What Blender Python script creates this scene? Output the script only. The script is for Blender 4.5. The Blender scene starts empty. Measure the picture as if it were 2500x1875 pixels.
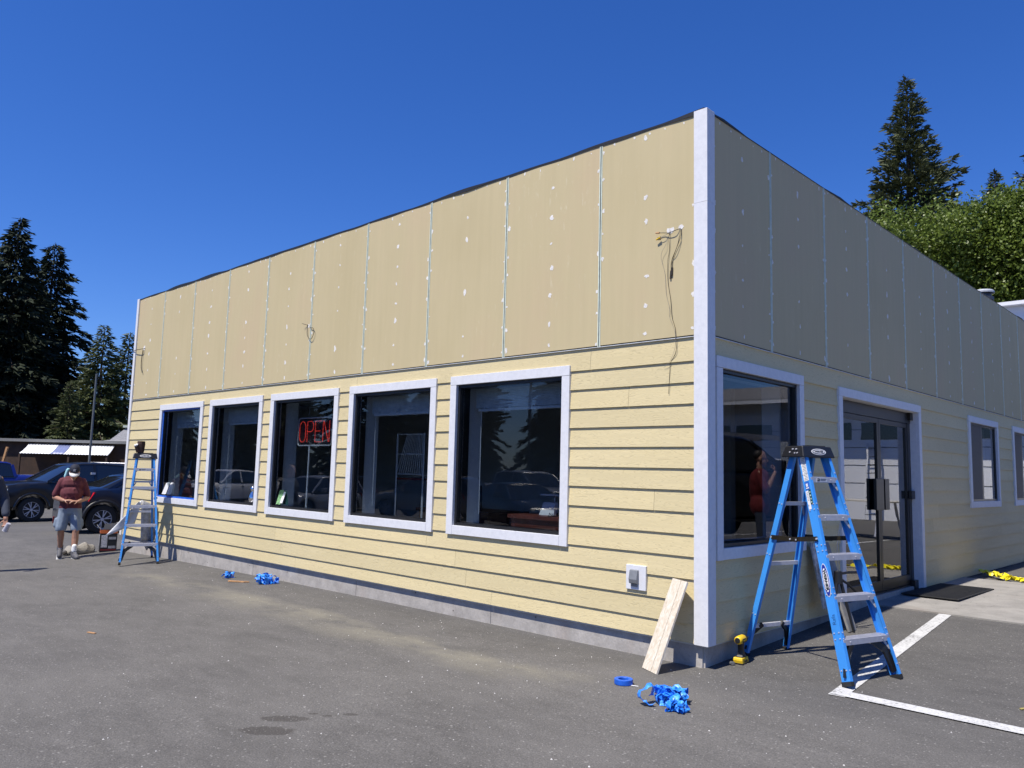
import bpy, bmesh, math, random
import numpy as np
from mathutils import Vector, Matrix, Euler
random.seed(7)
RNG = np.random.default_rng(7)
sc = bpy.context.scene
COL = sc.collection
PI = math.pi
rad = math.radians

# ------------------------------------------------------------------ camera, sky, sun, exposure
CAM = Vector((3.2948, -5.6643, 1.3079))
yaw, pitch, roll = -0.7695, 0.1108, 0.0255
fwd = Vector((math.sin(yaw)*math.cos(pitch), math.cos(yaw)*math.cos(pitch), math.sin(pitch)))
r0 = Vector((math.cos(yaw), -math.sin(yaw), 0)); u0 = r0.cross(fwd)
right = math.cos(roll)*r0 + math.sin(roll)*u0
up = -math.sin(roll)*r0 + math.cos(roll)*u0
cd = bpy.data.cameras.new('camera'); cam = bpy.data.objects.new('camera', cd); COL.objects.link(cam)
cam.matrix_world = Matrix(((right.x, up.x, -fwd.x, CAM.x), (right.y, up.y, -fwd.y, CAM.y), (right.z, up.z, -fwd.z, CAM.z), (0, 0, 0, 1)))
cd.sensor_width = 36; cd.lens = 1933.2/2500*36; cd.clip_start = 0.05; cd.clip_end = 3000
sc.camera = cam

SUN = Vector((0.045, 0.52, -1)).normalized()          # direction the light travels
elev = math.asin(-SUN.z); az = math.atan2(-SUN.x, -SUN.y)   # azimuth of the sun, clockwise from +Y
w = bpy.data.worlds.new('World'); sc.world = w; w.use_nodes = True
nt = w.node_tree; bg = nt.nodes['Background']
sky = nt.nodes.new('ShaderNodeTexSky'); sky.sky_type = 'NISHITA'; sky.sun_disc = False
sky.sun_elevation = elev; sky.sun_rotation = az; sky.air_density = 1.0; sky.dust_density = 0.3; sky.ozone_density = 3.0; sky.altitude = 100
hs = nt.nodes.new('ShaderNodeHueSaturation'); hs.inputs['Saturation'].default_value = 1.25; hs.inputs['Value'].default_value = 1.0
sm = nt.nodes.new('ShaderNodeMix'); sm.data_type = 'RGBA'; sm.blend_type = 'MULTIPLY'; sm.inputs[0].default_value = 1; sm.inputs[7].default_value = (.47, .60, .97, 1)
nt.links.new(sky.outputs[0], hs.inputs['Color']); nt.links.new(hs.outputs[0], sm.inputs[6]); nt.links.new(sm.outputs[2], bg.inputs['Color'])
bg.inputs['Strength'].default_value = 0.1
sl = bpy.data.lights.new('sun', 'SUN'); sl.energy = 4.2; sl.angle = rad(0.53); sl.color = (1, 0.94, 0.845)
so = bpy.data.objects.new('sun', sl); COL.objects.link(so); so.rotation_euler = SUN.to_track_quat('-Z', 'Y').to_euler(); so.location = (0, -20, 40)
sc.view_settings.view_transform = 'Standard'; sc.view_settings.look = 'None'
sc.view_settings.exposure = 0.62; sc.view_settings.gamma = 1; sc.view_settings.use_curve_mapping = False
sc.render.engine = 'CYCLES'
sc.cycles.max_bounces = 8; sc.cycles.transparent_max_bounces = 16; sc.cycles.glossy_bounces = 5
sc.cycles.caustics_reflective = False; sc.cycles.caustics_refractive = False
sc.cycles.use_denoising = True

# ------------------------------------------------------------------ helpers
def tag(o, label=None, cat=None, group=None, kind=None):
    if label: o['label'] = label
    if cat: o['category'] = cat
    if group: o['group'] = group
    if kind: o['kind'] = kind
    return o
def thing(name, label, cat, loc=(0, 0, 0), rz=0, group=None):
    o = bpy.data.objects.new(name, None); COL.objects.link(o); o.location = loc; o.rotation_euler = (0, 0, rz)
    o.empty_display_size = .2
    return tag(o, label, cat, group)
def copy_tree(o, parent=None):
    c = o.copy(); COL.objects.link(c)
    if parent is not None: c.parent = parent
    for ch in list(o.children): copy_tree(ch, c)
    return c
class MB:
    def __init__(s): s.v = []; s.f = []; s.m = []; s.T = None
    def add(s, vs, fs, mi=0):
        b = len(s.v)
        if s.T is not None: vs = [s.T @ Vector(p) for p in vs]
        s.v += [tuple(p) for p in vs]; s.f += [tuple(b+i for i in f) for f in fs]; s.m += [mi]*len(fs)
    def box(s, lo, hi, mi=0):
        x0, y0, z0 = lo; x1, y1, z1 = hi
        s.add([(x0,y0,z0),(x1,y0,z0),(x1,y1,z0),(x0,y1,z0),(x0,y0,z1),(x1,y0,z1),(x1,y1,z1),(x0,y1,z1)],
              [(3,2,1,0),(4,5,6,7),(0,1,5,4),(1,2,6,5),(2,3,7,6),(3,0,4,7)], mi)
    def bar(s, p0, p1, wdt, thk, upv=(0, 0, 1), mi=0):       # box beam from p0 to p1
        p0 = Vector(p0); p1 = Vector(p1); d = (p1-p0).normalized(); upv = Vector(upv)
        a = d.cross(upv)
        if a.length < 1e-4: a = d.cross(Vector((1, 0, 0)))
        a.normalize(); b = a.cross(d).normalized(); a *= wdt/2; b *= thk/2
        vs = [p0-a-b, p0+a-b, p0+a+b, p0-a+b, p1-a-b, p1+a-b, p1+a+b, p1-a+b]
        s.add(vs, [(3,2,1,0),(4,5,6,7),(0,1,5,4),(1,2,6,5),(2,3,7,6),(3,0,4,7)], mi)
    def cyl(s, p0, p1, r0, r1=None, n=12, mi=0, cap=True):
        r1 = r0 if r1 is None else r1
        p0 = Vector(p0); p1 = Vector(p1); d = (p1-p0).normalized()
        a = d.cross(Vector((0, 0, 1)))
        if a.length < 1e-3: a = Vector((1, 0, 0))
        a.normalize(); b = d.cross(a)
        vs = [p0+(a*math.cos(t)+b*math.sin(t))*r0 for t in [2*PI*i/n for i in range(n)]] + [p1+(a*math.cos(t)+b*math.sin(t))*r1 for t in [2*PI*i/n for i in range(n)]]
        fs = [(i, (i+1) % n, n+(i+1) % n, n+i) for i in range(n)]
        if cap: fs += [tuple(range(n-1, -1, -1)), tuple(range(n, 2*n))]
        s.add(vs, fs, mi)
    def tube(s, pts, r, n=6, mi=0):
        pts = [Vector(p) for p in pts]
        rings = []
        for i, p in enumerate(pts):
            d = (pts[min(i+1, len(pts)-1)] - pts[max(i-1, 0)]).normalized()
            a = d.cross(Vector((0.13, 0.2, 0.97)));
            if a.length < 1e-3: a = Vector((1, 0, 0))
            a.normalize(); b = d.cross(a)
            rr = r[i] if hasattr(r, '__len__') else r
            rings.append([p+(a*math.cos(2*PI*k/n)+b*math.sin(2*PI*k/n))*rr for k in range(n)])
        vs = [q for rg in rings for q in rg]; fs = []
        for i in range(len(pts)-1):
            for k in range(n): fs.append((i*n+k, i*n+(k+1) % n, (i+1)*n+(k+1) % n, (i+1)*n+k))
        fs += [tuple(range(n-1, -1, -1)), tuple(range((len(pts)-1)*n, len(pts)*n))]
        s.add(vs, fs, mi)
    def prism(s, poly, ext, mi=0):          # poly: list of 3D points, ext: extrusion vector
        n = len(poly); ext = Vector(ext); poly = [Vector(p) for p in poly]
        vs = poly + [p+ext for p in poly]
        s.add(vs, [tuple(range(n-1, -1, -1)), tuple(range(n, 2*n))] + [(i, (i+1) % n, n+(i+1) % n, n+i) for i in range(n)], mi)
    def lathe(s, prof, n=24, mi=0, axis='z'):   # prof: [(r, h)...]
        vs = []
        for r, h in prof:
            for k in range(n):
                c, q = math.cos(2*PI*k/n)*r, math.sin(2*PI*k/n)*r
                vs.append((c, q, h) if axis == 'z' else (c, h, q))
        m = len(prof)
        fs = [(i*n+k, i*n+(k+1) % n, (i+1)*n+(k+1) % n, (i+1)*n+k) for i in range(m-1) for k in range(n)]
        s.add(vs, fs, mi)
    def loft(s, rings, mi=0, closed=True, caps=True):
        n = len(rings[0]); vs = [p for r in rings for p in r]; fs = []
        for i in range(len(rings)-1):
            for k in range(n if closed else n-1): fs.append((i*n+k, i*n+(k+1) % n, (i+1)*n+(k+1) % n, (i+1)*n+k))
        if caps: fs += [tuple(range(n-1, -1, -1)), tuple(range((len(rings)-1)*n, len(rings)*n))]
        s.add(vs, fs, mi)
    def build(s, name, mats, parent=None, smooth=False, recalc=True, bevel=0, **tags):
        me = bpy.data.meshes.new(name); me.from_pydata(s.v, [], s.f)
        mats = mats if isinstance(mats, (list, tuple)) else [mats]
        for m in mats: me.materials.append(m)
        if len(mats) > 1: me.polygons.foreach_set('material_index', s.m)
        if recalc:
            bm = bmesh.new(); bm.from_mesh(me); bmesh.ops.recalc_face_normals(bm, faces=bm.faces); bm.to_mesh(me); bm.free()
        if smooth: me.polygons.foreach_set('use_smooth', [True]*len(me.polygons))
        o = bpy.data.objects.new(name, me); COL.objects.link(o)
        if parent is not None: o.parent = parent
        if bevel:
            b = o.modifiers.new('bevel', 'BEVEL'); b.width = bevel; b.segments = 2; b.limit_method = 'ANGLE'
        return tag(o, **tags)
def quads_obj(name, V, mat, parent=None, **tags):      # V: (n,4,3) array of quads
    n = len(V); me = bpy.data.meshes.new(name)
    me.vertices.add(n*4); me.vertices.foreach_set('co', np.ascontiguousarray(V.reshape(-1), dtype=np.float32))
    me.loops.add(n*4); me.loops.foreach_set('vertex_index', np.arange(n*4, dtype=np.int32))
    me.polygons.add(n); me.polygons.foreach_set('loop_start', np.arange(0, n*4, 4, dtype=np.int32))
    me.update(calc_edges=True); me.materials.append(mat)
    o = bpy.data.objects.new(name, me); COL.objects.link(o)
    if parent is not None: o.parent = parent
    return tag(o, **tags)

# ------------------------------------------------------------------ materials
def newmat(name):
    m = bpy.data.materials.new(name); m.use_nodes = True
    return m, m.node_tree, m.node_tree.nodes['Principled BSDF']
def node(t, ty, **kw):
    n = t.nodes.new(ty)
    for k, v in kw.items():
        if k.startswith('i_'): n.inputs[k[2:].replace('_', ' ')].default_value = v
        else: setattr(n, k, v)
    return n
def ramp(t, fac, stops):
    r = t.nodes.new('ShaderNodeValToRGB'); e = r.color_ramp.elements
    while len(e) < len(stops): e.new(0.5)
    for el, (p, c) in zip(e, stops):
        el.position = p; el.color = tuple(c)+(1,) if len(c) == 3 else c
    t.links.new(fac, r.inputs[0]); return r.outputs[0]
def mixc(t, fac, a, b, mode='MIX'):
    m = t.nodes.new('ShaderNodeMix'); m.data_type = 'RGBA'; m.blend_type = mode
    for sock, v in ((m.inputs[0], fac), (m.inputs[6], a), (m.inputs[7], b)):
        if hasattr(v, 'is_linked'): t.links.new(v, sock)
        elif isinstance(v, (int, float)): sock.default_value = v
        else: sock.default_value = tuple(v)+(1,)
    return m.outputs[2]
def mathn(t, op, a, b=None, c=None):
    m = t.nodes.new('ShaderNodeMath'); m.operation = op
    for i, v in enumerate((a, b, c)):
        if v is None: continue
        if hasattr(v, 'is_linked'): t.links.new(v, m.inputs[i])
        else: m.inputs[i].default_value = v
    return m.outputs[0]
def noise(t, vec, scale, detail=4, rough=.55, dist=0):
    n = node(t, 'ShaderNodeTexNoise'); n.inputs['Scale'].default_value = scale; n.inputs['Detail'].default_value = detail
    n.inputs['Roughness'].default_value = rough; n.inputs['Distortion'].default_value = dist
    if vec is not None: t.links.new(vec, n.inputs['Vector'])
    return n.outputs[0]
def bump(t, h, bsdf, strength=.3, dist=.01):
    b = node(t, 'ShaderNodeBump'); b.inputs['Strength'].default_value = strength; b.inputs['Distance'].default_value = dist
    t.links.new(h, b.inputs['Height']); t.links.new(b.outputs[0], bsdf.inputs['Normal'])
def objcoord(t): return node(t, 'ShaderNodeTexCoord').outputs['Object']
def mapping(t, vec, scale=(1, 1, 1), loc=(0, 0, 0)):
    m = node(t, 'ShaderNodeMapping'); m.inputs['Scale'].default_value = scale; m.inputs['Location'].default_value = loc
    t.links.new(vec, m.inputs['Vector']); return m.outputs[0]
def simple(name, col, rough=.6, metal=0, var=.12, scale=20, spec=.5, bmp=0, coat=0):
    m, t, b = newmat(name); c = objcoord(t)
    n = noise(t, c, scale, 3)
    lo = [x*(1-var) for x in col]; hi = [min(1, x*(1+var)) for x in col]
    t.links.new(ramp(t, n, [(.3, lo), (.7, hi)]), b.inputs['Base Color'])
    b.inputs['Roughness'].default_value = rough; b.inputs['Metallic'].default_value = metal; b.inputs['Specular IOR Level'].default_value = spec
    b.inputs['Coat Weight'].default_value = coat
    if bmp: bump(t, n, b, bmp, .01)
    return m
M = {}
# asphalt with pale aggregate chips, dusty band along the wall and two wet spots
m, t, b = newmat('asphalt'); c = objcoord(t)
big = noise(t, c, .45, 4, .6); med = noise(t, mapping(t, c, (1, 2.2, 1)), 2.6, 5, .65); fin = noise(t, c, 95, 3, .7)
base = ramp(t, med, [(.28, (.092, .088, .082)), (.72, (.134, .128, .12))])
base = mixc(t, mathn(t, 'MULTIPLY', ramp(t, big, [(.42, (0, 0, 0)), (.68, (1, 1, 1))]), .55), base, (.165, .157, .145))
base = mixc(t, .85, base, ramp(t, fin, [(.25, (.5, .5, .5)), (.5, (.97, .97, .97)), (.78, (1.52, 1.5, 1.46))]), 'MULTIPLY')
sep = node(t, 'ShaderNodeSeparateXYZ'); t.links.new(c, sep.inputs[0])
wob = noise(t, mapping(t, c, (.35, 1, 1)), 1.3, 4, .6)
yy = mathn(t, 'ADD', sep.outputs[1], mathn(t, 'MULTIPLY', wob, .55))
band = ramp(t, mathn(t, 'MULTIPLY_ADD', yy, .5, 1.0), [(.38, (0, 0, 0)), (.56, (.8, .8, .8)), (.62, (1, 1, 1)), (.74, (0, 0, 0))])
patch = ramp(t, noise(t, mapping(t, c, (.8, 1.4, 1)), 1.1, 5, .65), [(.40, (0, 0, 0)), (.58, (1, 1, 1))])
inx = ramp(t, mathn(t, 'MULTIPLY_ADD', sep.outputs[0], .1, 1.0), [(.02, (0, 0, 0)), (.2, (1, 1, 1)), (.9, (1, 1, 1)), (1, (.0, .0, .0))])
dust = mathn(t, 'MULTIPLY', mathn(t, 'MULTIPLY', band, patch), mathn(t, 'MULTIPLY', inx, .95))
base = mixc(t, dust, base, mixc(t, fin, (.15, .138, .108), (.25, .235, .19)))
# darker strip against the wall
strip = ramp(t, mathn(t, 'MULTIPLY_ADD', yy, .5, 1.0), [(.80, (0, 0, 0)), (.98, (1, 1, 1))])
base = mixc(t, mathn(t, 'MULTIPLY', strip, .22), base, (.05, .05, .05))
for (ex, ey, ax_, ay_, ang) in ((-1.0, -3.19, .17, .075, .7), (-1.13, -3.0, .15, .06, .75), (-.93, -2.66, .05, .025, .75), (-1.0, -2.78, .035, .018, .7), (-1.1, -2.82, .03, .018, .7)):
    mp = node(t, 'ShaderNodeMapping', vector_type='TEXTURE'); mp.inputs['Location'].default_value = (ex, ey, 0); mp.inputs['Rotation'].default_value = (0, 0, ang); mp.inputs['Scale'].default_value = (ax_, ay_, 100)
    t.links.new(c, mp.inputs['Vector'])
    ln = node(t, 'ShaderNodeVectorMath', operation='LENGTH'); t.links.new(mp.outputs[0], ln.inputs[0])
    dd = mathn(t, 'ADD', ln.outputs['Value'], mathn(t, 'MULTIPLY', noise(t, c, 14, 3), .7))
    base = mixc(t, mathn(t, 'MULTIPLY', ramp(t, dd, [(.62, (1, 1, 1)), (.78, (0, 0, 0))]) if False else ramp(t, mathn(t, 'MULTIPLY', dd, .5), [(.62, (1, 1, 1)), (.72, (0, 0, 0))]), .55), base, (.035, .03, .025))
for scl, thr, colr in ((52, .2, (.42, .41, .38)), (23, .1, (.52, .5, .47)), (80, .24, (.03, .03, .03)), (110, .26, (.3, .29, .27))):
    vo = node(t, 'ShaderNodeTexVoronoi'); vo.inputs['Scale'].default_value = scl; t.links.new(mapping(t, c, (1, 1, 0)), vo.inputs['Vector'])
    sp = node(t, 'ShaderNodeSeparateColor'); t.links.new(vo.outputs['Color'], sp.inputs[0])
    sel = mathn(t, 'LESS_THAN', sp.outputs[0], .13); near = mathn(t, 'LESS_THAN', vo.outputs['Distance'], mathn(t, 'MULTIPLY_ADD', sp.outputs[1], thr*1.4, thr*.6))
    base = mixc(t, mathn(t, 'MULTIPLY', mathn(t, 'MULTIPLY', sel, near), .36), base, colr)
t.links.new(base, b.inputs['Base Color']); b.inputs['Roughness'].default_value = .85; b.inputs['Specular IOR Level'].default_value = .3
bump(t, mathn(t, 'ADD', fin, mathn(t, 'MULTIPLY', noise(t, c, 30, 3), .6)), b, .75, .008)
M['asphalt'] = m
# worn road paint
m, t, b = newmat('road_paint'); c = objcoord(t)
n1 = noise(t, c, 42, 5, .75); n2 = noise(t, c, 5, 3)
k = mathn(t, 'ADD', n1, mathn(t, 'MULTIPLY', n2, .35))
t.links.new(ramp(t, k, [(.50, (.10, .096, .09)), (.60, (.44, .44, .43)), (.85, (.62, .62, .61))]), b.inputs['Base Color']); b.inputs['Roughness'].default_value = .8
bump(t, n1, b, .5, .004); M['paint'] = m
# concrete
def concrete(name, col, s=6):
    m, t, b = newmat(name); c = objcoord(t)
    n1 = noise(t, c, s, 6, .65); n2 = noise(t, c, 60, 3, .7); n3 = noise(t, mapping(t, c, (1, 1, .25)), 1.6, 3)
    base = ramp(t, n1, [(.25, [x*.72 for x in col]), (.75, [x*1.2 for x in col])])
    base = mixc(t, .6, base, ramp(t, n2, [(.3, (.8, .8, .8)), (.7, (1.15, 1.15, 1.15))]), 'MULTIPLY')
    base = mixc(t, mathn(t, 'MULTIPLY', ramp(t, n3, [(.55, (0, 0, 0)), (.72, (1, 1, 1))]), .3), base, (col[0]*.9, col[1]*.7, col[2]*.58))
    vo = node(t, 'ShaderNodeTexVoronoi'); vo.inputs['Scale'].default_value = 13; t.links.new(c, vo.inputs['Vector'])
    sp = node(t, 'ShaderNodeSeparateColor'); t.links.new(vo.outputs['Color'], sp.inputs[0])
    hole = mathn(t, 'MULTIPLY', mathn(t, 'LESS_THAN', sp.outputs[0], .25), mathn(t, 'LESS_THAN', vo.outputs['Distance'], .12))
    base = mixc(t, mathn(t, 'MULTIPLY', hole, .75), base, (.05, .045, .04))
    t.links.new(base, b.inputs['Base Color']); b.inputs['Roughness'].default_value = .9
    bump(t, mathn(t, 'SUBTRACT', mathn(t, 'ADD', n2, mathn(t, 'MULTIPLY', n1, .5)), hole), b, .4, .006); return m
M['foundation'] = concrete('foundation_concrete', (.40, .375, .345)); M['apron'] = concrete('apron_concrete', (.29, .275, .25), 3)
# lap siding with cedar grain
def siding(name, lo, hi, grain=1.0, wv=24):
    m, t, b = newmat(name); c = objcoord(t); oi = node(t, 'ShaderNodeObjectInfo')
    sp = node(t, 'ShaderNodeSeparateXYZ'); t.links.new(c, sp.inputs[0])
    s_ = mathn(t, 'ADD', sp.outputs[0], sp.outputs[1])
    cb = node(t, 'ShaderNodeCombineXYZ'); t.links.new(s_, cb.inputs[0]); t.links.new(mathn(t, 'MULTIPLY', oi.outputs['Random'], 37.0), cb.inputs[1]); t.links.new(sp.outputs[2], cb.inputs[2])
    v = cb.outputs[0]
    wn = noise(t, mapping(t, v, (.9, 1, 7)), 2.2, 3, .5)
    wave = node(t, 'ShaderNodeTexWave', wave_type='BANDS', bands_direction='Z'); wave.inputs['Scale'].default_value = wv; wave.inputs['Distortion'].default_value = 0
    zz = mathn(t, 'ADD', sp.outputs[2], mathn(t, 'MULTIPLY', wn, .22))
    cz = node(t, 'ShaderNodeCombineXYZ'); t.links.new(zz, cz.inputs[2]); t.links.new(cz.outputs[0], wave.inputs['Vector'])
    fib = noise(t, mapping(t, v, (5, 1, 160)), 1.0, 3, .6)
    blot = noise(t, mapping(t, v, (.5, 1, 1.8)), 1.3, 4)
    base = ramp(t, blot, [(.3, lo), (.7, hi)])
    base = mixc(t, .9, base, ramp(t, mathn(t, 'MULTIPLY_ADD', oi.outputs['Random'], .2, .4), [(.4, (.94, .945, .95)), (.6, (1.04, 1.035, 1.02))]), 'MULTIPLY')
    line = ramp(t, wave.outputs['Fac'], [(0, (.0, .0, .0)), (.16, (1, 1, 1))])
    base = mixc(t, .16*grain, base, line, 'MULTIPLY')
    t.links.new(base, b.inputs['Base Color']); b.inputs['Roughness'].default_value = .62; b.inputs['Specular IOR Level'].default_value = .35
    bump(t, mathn(t, 'ADD', mathn(t, 'MULTIPLY', line, .8*grain), mathn(t, 'MULTIPLY', fib, .5)), b, .35*grain, .003)
    return m
M['siding'] = siding('cream_siding', (.625, .527, .298), (.675, .572, .332))
M['white_siding'] = siding('white_siding', (.72, .73, .75), (.78, .78, .8), .3)
# flat fibre cement panels: streaks, pale rubs, faint pinkish blotches
m, t, b = newmat('cream_panel'); c = objcoord(t); oi = node(t, 'ShaderNodeObjectInfo')
sp = node(t, 'ShaderNodeSeparateXYZ'); t.links.new(c, sp.inputs[0])
cb = node(t, 'ShaderNodeCombineXYZ'); t.links.new(mathn(t, 'ADD', sp.outputs[0], sp.outputs[1]), cb.inputs[0]); t.links.new(mathn(t, 'MULTIPLY', oi.outputs['Random'], 37.0), cb.inputs[1]); t.links.new(sp.outputs[2], cb.inputs[2])
v = cb.outputs[0]
base = ramp(t, noise(t, mapping(t, v, (1, 1, .6)), .9, 4, .6), [(.3, (.51, .427, .243)), (.5, (.535, .45, .262)), (.68, (.54, .436, .262))])
streak = noise(t, mapping(t, v, (16, 1, .8)), 1, 3, .6)
base = mixc(t, .28, base, ramp(t, streak, [(.3, (.9, .9, .9)), (.7, (1.06, 1.06, 1.06))]), 'MULTIPLY')
rub = mathn(t, 'MULTIPLY', ramp(t, noise(t, mapping(t, v, (9, 1, 2.2)), 2.2, 5, .7), [(.60, (0, 0, 0)), (.72, (1, 1, 1))]), ramp(t, noise(t, v, .55, 2), [(.42, (0, 0, 0)), (.65, (1, 1, 1))]))
base = mixc(t, mathn(t, 'MULTIPLY', rub, .55), base, (.66, .6, .42))
t.links.new(base, b.inputs['Base Color']); b.inputs['Roughness'].default_value = .68; b.inputs['Specular IOR Level'].default_value = .3
bump(t, noise(t, mapping(t, v, (30, 1, 30)), 2, 4), b, .12, .003); M['panel'] = m
# primed trim boards
m, t, b = newmat('white_trim'); c = objcoord(t)
n1 = noise(t, mapping(t, c, (18, 18, 18)), 1.2, 5, .65); n2 = noise(t, c, 70, 2)
base = ramp(t, n1, [(.3, (.64, .648, .675)), (.6, (.71, .716, .74))])
base = mixc(t, mathn(t, 'MULTIPLY', ramp(t, n2, [(.68, (0, 0, 0)), (.74, (1, 1, 1))]), .35), base, (.35, .37, .42))
t.links.new(base, b.inputs['Base Color']); b.inputs['Roughness'].default_value = .55; bump(t, noise(t, mapping(t, c, (40, 40, 8)), 1.5, 3), b, .15, .003); M['trim'] = m
M['screen'] = simple('insect_screen', (.055, .052, .055), .6)
M['putty'] = simple('white_putty', (.72, .70, .66), .85, var=.18, scale=60)
M['strip'] = simple('pale_green_strip', (.62, .68, .56), .45)
M['gap'] = simple('black_gap', (.02, .024, .02), .8)
M['flash'] = simple('white_flashing', (.66, .68, .7), .4)
M['membrane'] = simple('black_membrane', (.02, .02, .021), .55)
M['black_metal'] = simple('black_window_metal', (.012, .012, .013), .35)
M['bronze'] = simple('dark_bronze', (.016, .014, .013), .35)
M['interior_wall'] = simple('interior_wall', (.6, .62, .65), .8, var=.05)
M['reveal'] = simple('reveal_board', (.62, .65, .7), .7, var=.04)
M['interior_dark'] = simple('interior_floor', (.2, .19, .18), .9)
M['ceiling'] = simple('ceiling_tile', (.45, .45, .44), .9)
M['blind'] = simple('blind_slat', (.72, .74, .76), .5)
M['wood_red'] = simple('red_brown_wood', (.13, .035, .022), .4, var=.25, scale=8)
M['black_plastic'] = simple('black_plastic', (.012, .012, .013), .42)
M['rubber'] = simple('rubber', (.015, .015, .015), .8)
M['alu'] = simple('aluminium', (.56, .56, .6), .4, .35, .08)
M['steel'] = simple('dull_steel', (.3, .3, .3), .45, 1.0)
M['blue_fiber'] = simple('blue_fibreglass', (.045, .27, .72), .45, var=.08, scale=6)
M['blue_tape'] = simple('blue_masking_tape', (.012, .11, .55), .5, var=.2)
M['white_paper'] = simple('white_paper', (.72, .72, .72), .7, var=.05)
M['white_plastic'] = simple('white_sheet', (.62, .63, .65), .5, var=.12, scale=4)
M['yellow'] = simple('yellow_plastic', (.72, .47, .015), .4)
M['yellow_tape'] = simple('yellow_tape', (.75, .66, .02), .45)
M['orange'] = simple('orange_band', (.55, .13, .03), .5)
M['canvas'] = simple('canvas', (.26, .24, .205), .9, bmp=.4)
M['skin'] = simple('skin', (.36, .19, .125), .5, var=.1)
M['maroon'] = simple('maroon_shirt', (.11, .022, .03), .85, bmp=.5, scale=9)
M['red_shirt'] = simple('red_shirt', (.13, .009, .011), .85)
M['denim_light'] = simple('light_denim', (.2, .25, .32), .85, bmp=.5, scale=10)
M['denim_dark'] = simple('dark_denim', (.03, .04, .065), .85, bmp=.4)
M['navy'] = simple('navy_cap', (.008, .011, .028), .8)
M['cap_brim'] = simple('grey_brim', (.55, .55, .56), .7)
M['teal'] = simple('teal_cloth', (.3, .55, .6), .8)
M['shoe'] = simple('shoe_grey', (.09, .09, .1), .7)
M['sock'] = simple('white_sock', (.75, .75, .75), .9)
M['hair'] = simple('dark_hair', (.012, .009, .008), .6)
M['chrome'] = simple('chrome', (.7, .7, .72), .12, 1.0, .02)
M['lens'] = simple('lamp_lens', (.55, .57, .6), .12, .3, .25, 30)
M['red_lens'] = simple('red_lens', (.5, .008, .008), .12)
M['car_glass'] = simple('car_glass', (.012, .014, .018), .04, 0, .05, spec=.9)
def paint(name, col, metal=.0): return simple(name, col, .3, metal, .04, 5, .4, coat=.6)
M['car_grey'] = simple('dark_grey_paint', (.012, .0125, .014), .3, .15, .04, 5, .4, coat=.5); M['car_navy'] = paint('navy_paint', (.003, .007, .025)); M['car_blue'] = paint('blue_paint', (.01, .02, .16))
M['car_white'] = paint('white_paint', (.7, .7, .7), 0); M['car_silver'] = paint('silver_paint', (.42, .43, .45), .3); M['car_black'] = paint('black_paint', (.01, .01, .012)); M['car_tan'] = paint('tan_paint', (.3, .26, .2), .2)
M['bark'] = simple('bark', (.07, .05, .035), .95, var=.4, bmp=.6)
M['roof_grey'] = simple('roof_shingle', (.22, .22, .23), .9, var=.25, scale=14)
M['dark_wall'] = simple('brown_wall', (.05, .028, .018), .85, var=.3, scale=3)
M['tan_wall'] = simple('tan_wall', (.2, .19, .16), .85)
M['corrugated'] = simple('white_corrugated', (.78, .79, .8), .4, var=.04)
M['blue_panel'] = simple('slate_blue_panel', (.17, .2, .36), .4)
M['tan_wood'] = simple('raw_timber', (.5, .27, .12), .7, var=.2)
M['pole'] = simple('grey_pole', (.12, .13, .13), .5)
def leafmat(name, c1, c2, rough=.5, sc_=1.4, trans=.25):
    m, t, b = newmat(name); g = node(t, 'ShaderNodeNewGeometry'); c = objcoord(t)
    n = noise(t, c, sc_, 4, .7); n2 = noise(t, c, 9, 2)
    base = mixc(t, mathn(t, 'MULTIPLY', n2, .5), ramp(t, n, [(.32, c1), (.68, c2)]), [x*1.5 for x in c2])
    t.links.new(base, b.inputs['Base Color']); b.inputs['Roughness'].default_value = rough; b.inputs['Specular IOR Level'].default_value = .3
    tr = node(t, 'ShaderNodeBsdfTranslucent'); t.links.new(base, tr.inputs[0]); mx = node(t, 'ShaderNodeMixShader'); mx.inputs[0].default_value = trans
    t.links.new(b.outputs[0], mx.inputs[1]); t.links.new(tr.outputs[0], mx.inputs[2]); t.links.new(mx.outputs[0], t.nodes['Material Output'].inputs[0]); return m
M['needle_dark'] = leafmat('fir_needles', (.010, .016, .010), (.022, .031, .015), .85, .6, .05)
M['needle'] = leafmat('spruce_needles', (.042, .058, .03), (.085, .095, .042), .7, .8, .12)
M['needle_olive'] = leafmat('cedar_needles', (.026, .038, .016), (.066, .08, .025), .6, .5, .12)
M['leaf'] = leafmat('broad_leaves', (.035, .062, .011), (.145, .195, .032), .42, .55, .3)  # mixed greens; the darkest patches also paint in shadowed leaf clumps
# plank: pale primed wood with darker grain
m, t, b = newmat('pale_plank'); c = objcoord(t)
wv = noise(t, mapping(t, c, (26, 26, 3)), 1.5, 4, .6, 1.2)
base = ramp(t, wv, [(.3, (.48, .40, .29)), (.55, (.62, .56, .46)), (.75, (.70, .67, .61))])
t.links.new(base, b.inputs['Base Color']); b.inputs['Roughness'].default_value = .75; bump(t, wv, b, .2, .003); M['plank'] = m
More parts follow.
